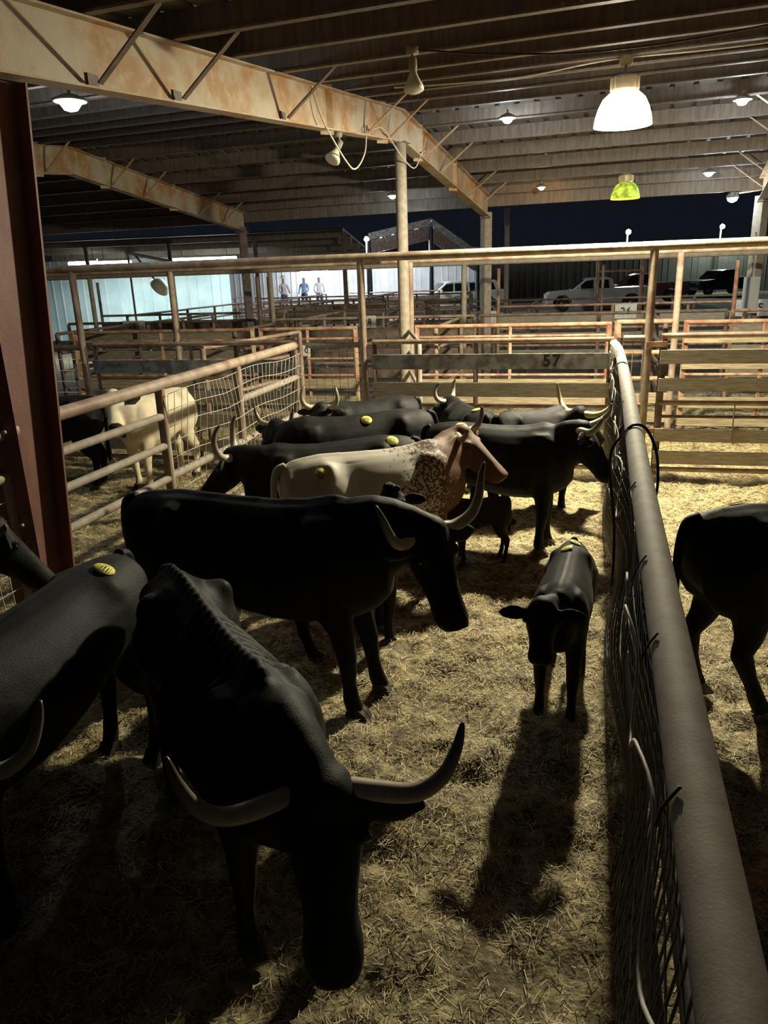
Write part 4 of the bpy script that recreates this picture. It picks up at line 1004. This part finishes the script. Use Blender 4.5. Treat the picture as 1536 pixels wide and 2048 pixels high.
    disp += (.010+.012*gaunt)*np.exp(-(y/.03)**2)*(z > 1.1)*np.clip((x+.85)/.1, 0, 1)*np.clip((.55-x)/.1, 0, 1)   # spine
    if ribs:
        mk = np.clip((x+.22)/.06, 0, 1)*np.clip((.40-x)/.06, 0, 1)*np.clip((z-.72)/.1, 0, 1)*np.clip((1.27-z)/.03, 0, 1)*(np.abs(y) > .03)
        disp += ribs*.012*np.sin(2*np.pi*(x - .22*(1.25-z))/.072)*mk
        sp_ = np.exp(-(y/.022)**2)*(z > 1.15)*(x < .5)*(x > -.8); disp += ribs*(.014 + .005*np.sin(2*np.pi*x/.06))*sp_
    co += no*disp[:, None]
    if fluff is False: pass
    bm_.vertices.foreach_set('co', co.ravel()); bm_.update(); bm_.shade_smooth(); bm_.materials.clear(); bm_.materials.append(hidem)
    if darkm:                                                    # shade under the ears put into their colour, plus the naturally dark muzzle
        bm_.materials.append(darkm)
        for p_ in bm_.polygons:
            r_ = p_.center - P; t_ = r_.dot(hd)
            if r_.length > .62 or (r_.length > .36 and t_ < .4): continue
            if (abs(r_.dot(lt)) > .125*hk and -.2 < t_ < .25 and r_.dot(hn) > -.2) or (t_ > .475*hs and abs(r_.dot(lt)) < .1): p_.material_index = 1
    bo = bpy.data.objects.new('body', bm_); link(bo, root)
    tree = BVHTree.FromPolygons([tuple(c) for c in co], [tuple(p_.vertices) for p_ in bm_.polygons])
    # hooves: two claws each
    for (fx, fy) in FT:
        v = []; fc_ = []
        for s_ in (-1, 1):
            pr = [(-.050, .060), (.015, .082), (.055, .045), (.082, .006), (.078, -.004), (-.052, -.004)]
            b = len(v)
            for yy in (s_*.004, s_*.044):
                for a, c in pr: v.append((fx+a, fy+yy, c))
            n = 6; q = [tuple(range(n)), tuple(range(2*n-1, n-1, -1))] + [((i+1) % n, i, n+i, n+(i+1) % n) for i in range(n)]
            fc_ += [tuple(i+b for i in t) for t in q]
        mesh_obj('hoof', v, fc_, HOOF, root)
    # eyes, nostrils
    for s_ in (-1, 1):
        lathe('eye', [(.004, -.022), (.016, -.015), (.022, 0), (.016, .015), (.004, .022)], EYE, root, 10, P + hd*(.145*hs) + lt*(s_*.112*hk) - hn*(.062*hk))
        lathe('nostril', [(.004, -.014), (.012, -.009), (.015, 0), (.012, .009), (.004, .014)], NOSE, root, 8, P + hd*(.495*hs) + lt*(s_*.045*hk) - hn*(.035*hk))
    npd = lathe('nose_pad', [(.012, -.045), (.034, -.032), (.045, 0), (.034, .032), (.012, .045)], NOSE, root, 12, P + hd*(.508*hs) - hn*(.040*hk))
    npd.rotation_euler = Matrix((hn, hd.cross(hn) if False else hd, lt)).transposed().to_euler() if Matrix((hn, hd, lt)).determinant() > 0 else Matrix((hd, hn, lt)).transposed().to_euler()
    npd.scale = (0.6, 0.6, 1.15)
    # horns
    if horns:
        pts = HORNS[horns] if isinstance(horns, str) else horns
        for si, s_ in enumerate((1, -1)):
            ps = pts[si] if isinstance(pts[0], list) else pts
            L_ = hl[si]
            Q = catmull([P + lt*(s_*.01) - hn*.085*hk + hd*.03] + [P + lt*(s_*(.075+(a-.075)*L_)) + ZV*(b*L_) + f*c - hn*.065*hk + hd*.02 for a, b, c in ps], 5)
            nn = len(Q); rr = [(.040*(1-i/(nn-1))**.62 + .006) for i in range(nn)]
            v, fc_ = tube_geo(Q, rr, 12); o = mesh_obj('horn', v, fc_, hornm or HORN_P, root, True)
            a_ = o.data.attributes.new('along', 'FLOAT', 'POINT'); a_.data.foreach_set('value', np.repeat(np.arange(nn)/(nn-1), 12).astype(np.float32))
    if tail:
        ts = [(-.80*sx, 0, 1.235), (-.87*sx, 0, 1.20), (-.905*sx, 0, 1.05), (-.90*sx, .01, .85), (-.89*sx, .02, .66), (-.885*sx, .015, .50), (-.88*sx, .01, .36)]
        if calf: ts = [(a, b, 1.235-(1.235-c)*.8) for a, b, c in ts]
        tube('tail', ts, [.035, .034, .026, .022, .024, .034, .012], hidem, root, 10, 5, world=False)
    for (tx, ty, tz) in tags:                                    # round yellow sale tags glued on the hip
        o_ = Vector((tx*sx, ty, 2.0)); hit = tree.ray_cast(o_, Vector((0, 0, -1)))
        if tz is not None: hit = tree.ray_cast(Vector((tx*sx, math.copysign(1, ty), tz)), Vector((0, -math.copysign(1, ty), 0)))
        if hit[0] is None: continue
        Lc, Ln = hit[0], hit[1]; tr = .058
        disc = lathe('sale_tag', [(tr, 0), (tr, .003)], TAGY, root, 24, Lc + Ln*.005); disc.rotation_euler = Ln.to_track_quat('Z', 'Y').to_euler()
        pv = []; pf = []
        for j, (x0, x1, y0, y1) in enumerate(((-.028, .028, .014, .022), (-.032, -.004, -.004, .006), (.004, .032, -.004, .006), (-.024, .024, -.022, -.014), (-.034, .034, .030, .033), (-.034, .034, -.033, -.030), (-.044, -.041, -.02, .02), (.041, .044, -.02, .02))):
            b = len(pv); pv += [(x0, y0, .0042), (x1, y0, .0042), (x1, y1, .0042), (x0, y1, .0042)]; pf.append((b, b+1, b+2, b+3))
        mesh_obj('tag_print', pv, pf, TAGK, disc)
    return root
def pol(px, py, z): return at(px, py, z)

# foreground: thin cow, head hanging towards the camera
cow('thin black longhorn with showing ribs and spine, head lowered to the straw', (-0.46, 2.33), (-1.06, 3.40), 1.22, pol(645, 1590, 1.0), R(-82), 74, horns='wide', hornm=HORN_P, hw=0.90, gaunt=1.0, ribs=1.0, vox=0.012, headk=1.2,
    feet={'fl': (.12, .02), 'fr': (-.02, .0), 'hl': (.1, 0), 'hr': (.0, 0)}, hl=(1.05, 1.05), earang=.1)
cow('black cow with yellow hip tag standing between thin longhorn and red column', (-1.76, 2.50), (-1.41, 3.72), 1.20, (-1.55, 2.03, 1.00), R(-58), 62, hidem=BLK, horns='wide', vox=0.016, tags=((-.55, .10, None),), gaunt=-.15)
cow('black horned cow whose head shows in front of the red column', (-2.62, 3.9), (-3.05, 2.85), 1.20, (-2.36, 4.42, 1.13), R(40), 60, hidem=GRY, horns='stub', vox=0.018, gaunt=.3)
cow('large black longhorn standing broadside behind the thin cow', (-0.27, 4.08), (-1.50, 4.40), 1.34, pol(876, 1042, 1.15), R(-55), 68, hw=.96, horns=[[(.075, .0, -.02), (.17, .0, .0), (.27, .05, .02), (.33, .14, .02), (.37, .26, .0), (.40, .33, -.01)], [(.075, .0, -.02), (.15, -.02, .0), (.24, -.01, .02), (.30, .05, .03), (.34, .15, .02), (.37, .23, .0)]], hornm=HORN_P, vox=0.014, gaunt=.2,
    feet={'fl': (.18, 0), 'fr': (.10, 0), 'hl': (.05, 0), 'hr': (-.02, 0)}, dewlap=.5)
cow('black calf with two yellow tags walking beside the divider fence', (0.97, 3.86), (1.24, 4.62), 0.86, pol(1086, 1195, 0.83), R(-104), 58, horns=None, calf=True, name='calf', cat='calf', vox=0.011, tags=((-.60, .03, None), (-.42, -.03, None)), feet={'fl': (.10, 0), 'fr': (.0, 0), 'hl': (.22, 0), 'hr': (.1, 0)}, hw=.95)
cow('black cow seen from the rump in the pen across the divider fence', (2.90, 3.95), (1.68, 3.78), 1.25, (3.5, 4.1, 1.2), R(10), 40, horns='up', vox=0.016, tags=((-.55, .1, None),), feet={'hl': (.10, .05), 'hr': (.30, 0)})
cow('brown and white speckled longhorn with yellow hip tag', (0.38, 5.92), (-0.72, 5.40), 1.20, pol(932, 856, 1.24), R(-32), 44, hidem=SPT, horns=[[(.075, .0, -.02), (.16, .01, .02), (.25, .05, .04), (.30, .13, .05), (.31, .2, .05)], [(.075, .0, -.02), (.15, -.01, .04), (.22, .0, .10), (.27, .05, .16), (.29, .11, .19)]], vox=0.015, tags=((-.58, -.3, 1.17),), gaunt=.5, hw=.95)
cow('small black calf with fluffy poll peering over the large longhorn', (-0.02, 4.96), (-0.62, 4.78), 0.94, pol(782, 970, 1.06), R(-86), 48, horns=None, calf=True, name='calf', cat='calf', vox=0.012, fluff=True)
cow('black longhorn facing the wire mesh, its upswept horns side by side', (-0.90, 6.24), (0.26, 6.46), 1.20, pol(452, 890, 1.13), R(172), 52, horns='lyre', hornm=HORN_P, vox=0.015, tags=((-.60, .1, None),))
cow('black longhorn with wide horns behind the lyre-horned cow', (-0.74, 7.16), (0.46, 7.44), 1.20, pol(545, 846, 1.12), R(-128), 55, horns=[[(.075, .0, -.02), (.15, .0, .0), (.22, .06, .0), (.25, .14, .0), (.26, .22, -.02)], [(.075, .0, -.02), (.16, .01, .0), (.24, .04, .0), (.29, .11, .0), (.31, .20, .0)]], hornm=HORN_P, vox=0.016, tags=((-.15, .12, None),))
cow('black horned cow nearest the square-mesh panel, facing out', (-0.50, 8.50), (0.40, 8.78), 1.14, pol(640, 808, 1.13), R(-100), 50, hidem=GRY, horns='lyre', hornm=HORN_P, vox=0.018, hl=(.85, .85))
cow('black longhorn facing the divider fence over the pale straw', (1.46, 6.54), (0.46, 6.78), 1.20, pol(1178, 846, 1.21), R(-24), 58, horns=[[(.075, .0, -.02), (.15, .03, .08), (.2, .08, .16), (.2, .16, .22), (.17, .22, .22)], [(.075, .0, -.02), (.13, .0, .06), (.17, .03, .12), (.17, .10, .17), (.13, .15, .18)]], hornm=HORN_P, vox=0.014, tags=((-.45, -.1, None),), feet={'fl': (.05, 0), 'fr': (-.02, 0)}, dewlap=.4)
cow('black cow with pale yellow horns tucked in front of gate 57', (1.86, 7.80), (1.18, 7.48), 1.16, pol(1166, 808, 1.15), R(38), 45, horns='up', hornm=HORN_Y, vox=0.018, tags=((-.45, .05, None),), hw=.95)
cow('greyish black cow with yellow tag backed between the others near gate 57', (0.90, 8.50), (1.10, 7.72), 1.10, (0.78, 8.84, 1.10), R(140), 40, hidem=GRY, horns='lyre', hornm=HORN_P, vox=0.02, tags=((-.50, .05, None),), hl=(.8, .8))
cow('dark brown calf half hidden under the speckled longhorn chin', (0.68, 6.27), (1.08, 6.30), 0.60, (0.48, 6.24, .56), R(185), 45, hidem=BRN, horns=None, calf=True, name='calf', cat='calf', vox=0.013)
cow('cream hornless cow looking out through the brown pipe fence', (-3.00, 9.12), (-2.58, 9.88), 1.20, pol(224, 779, 1.27), R(-74), 44, earlen=1.15, darkm=GRY, hidem=CRM, horns='stub', hornm=HORN_D, vox=0.016, feet={'fl': (.05, 0), 'fr': (-.05, 0)}, hl=(.5, .5), earang=.25, dewlap=.8)
cow('black cow behind the cream cow in the mesh-fenced pen', (-4.68, 9.42), (-3.58, 9.46), 1.20, (-5.2, 9.4, 1.2), R(180), 40, horns='up', vox=0.02)
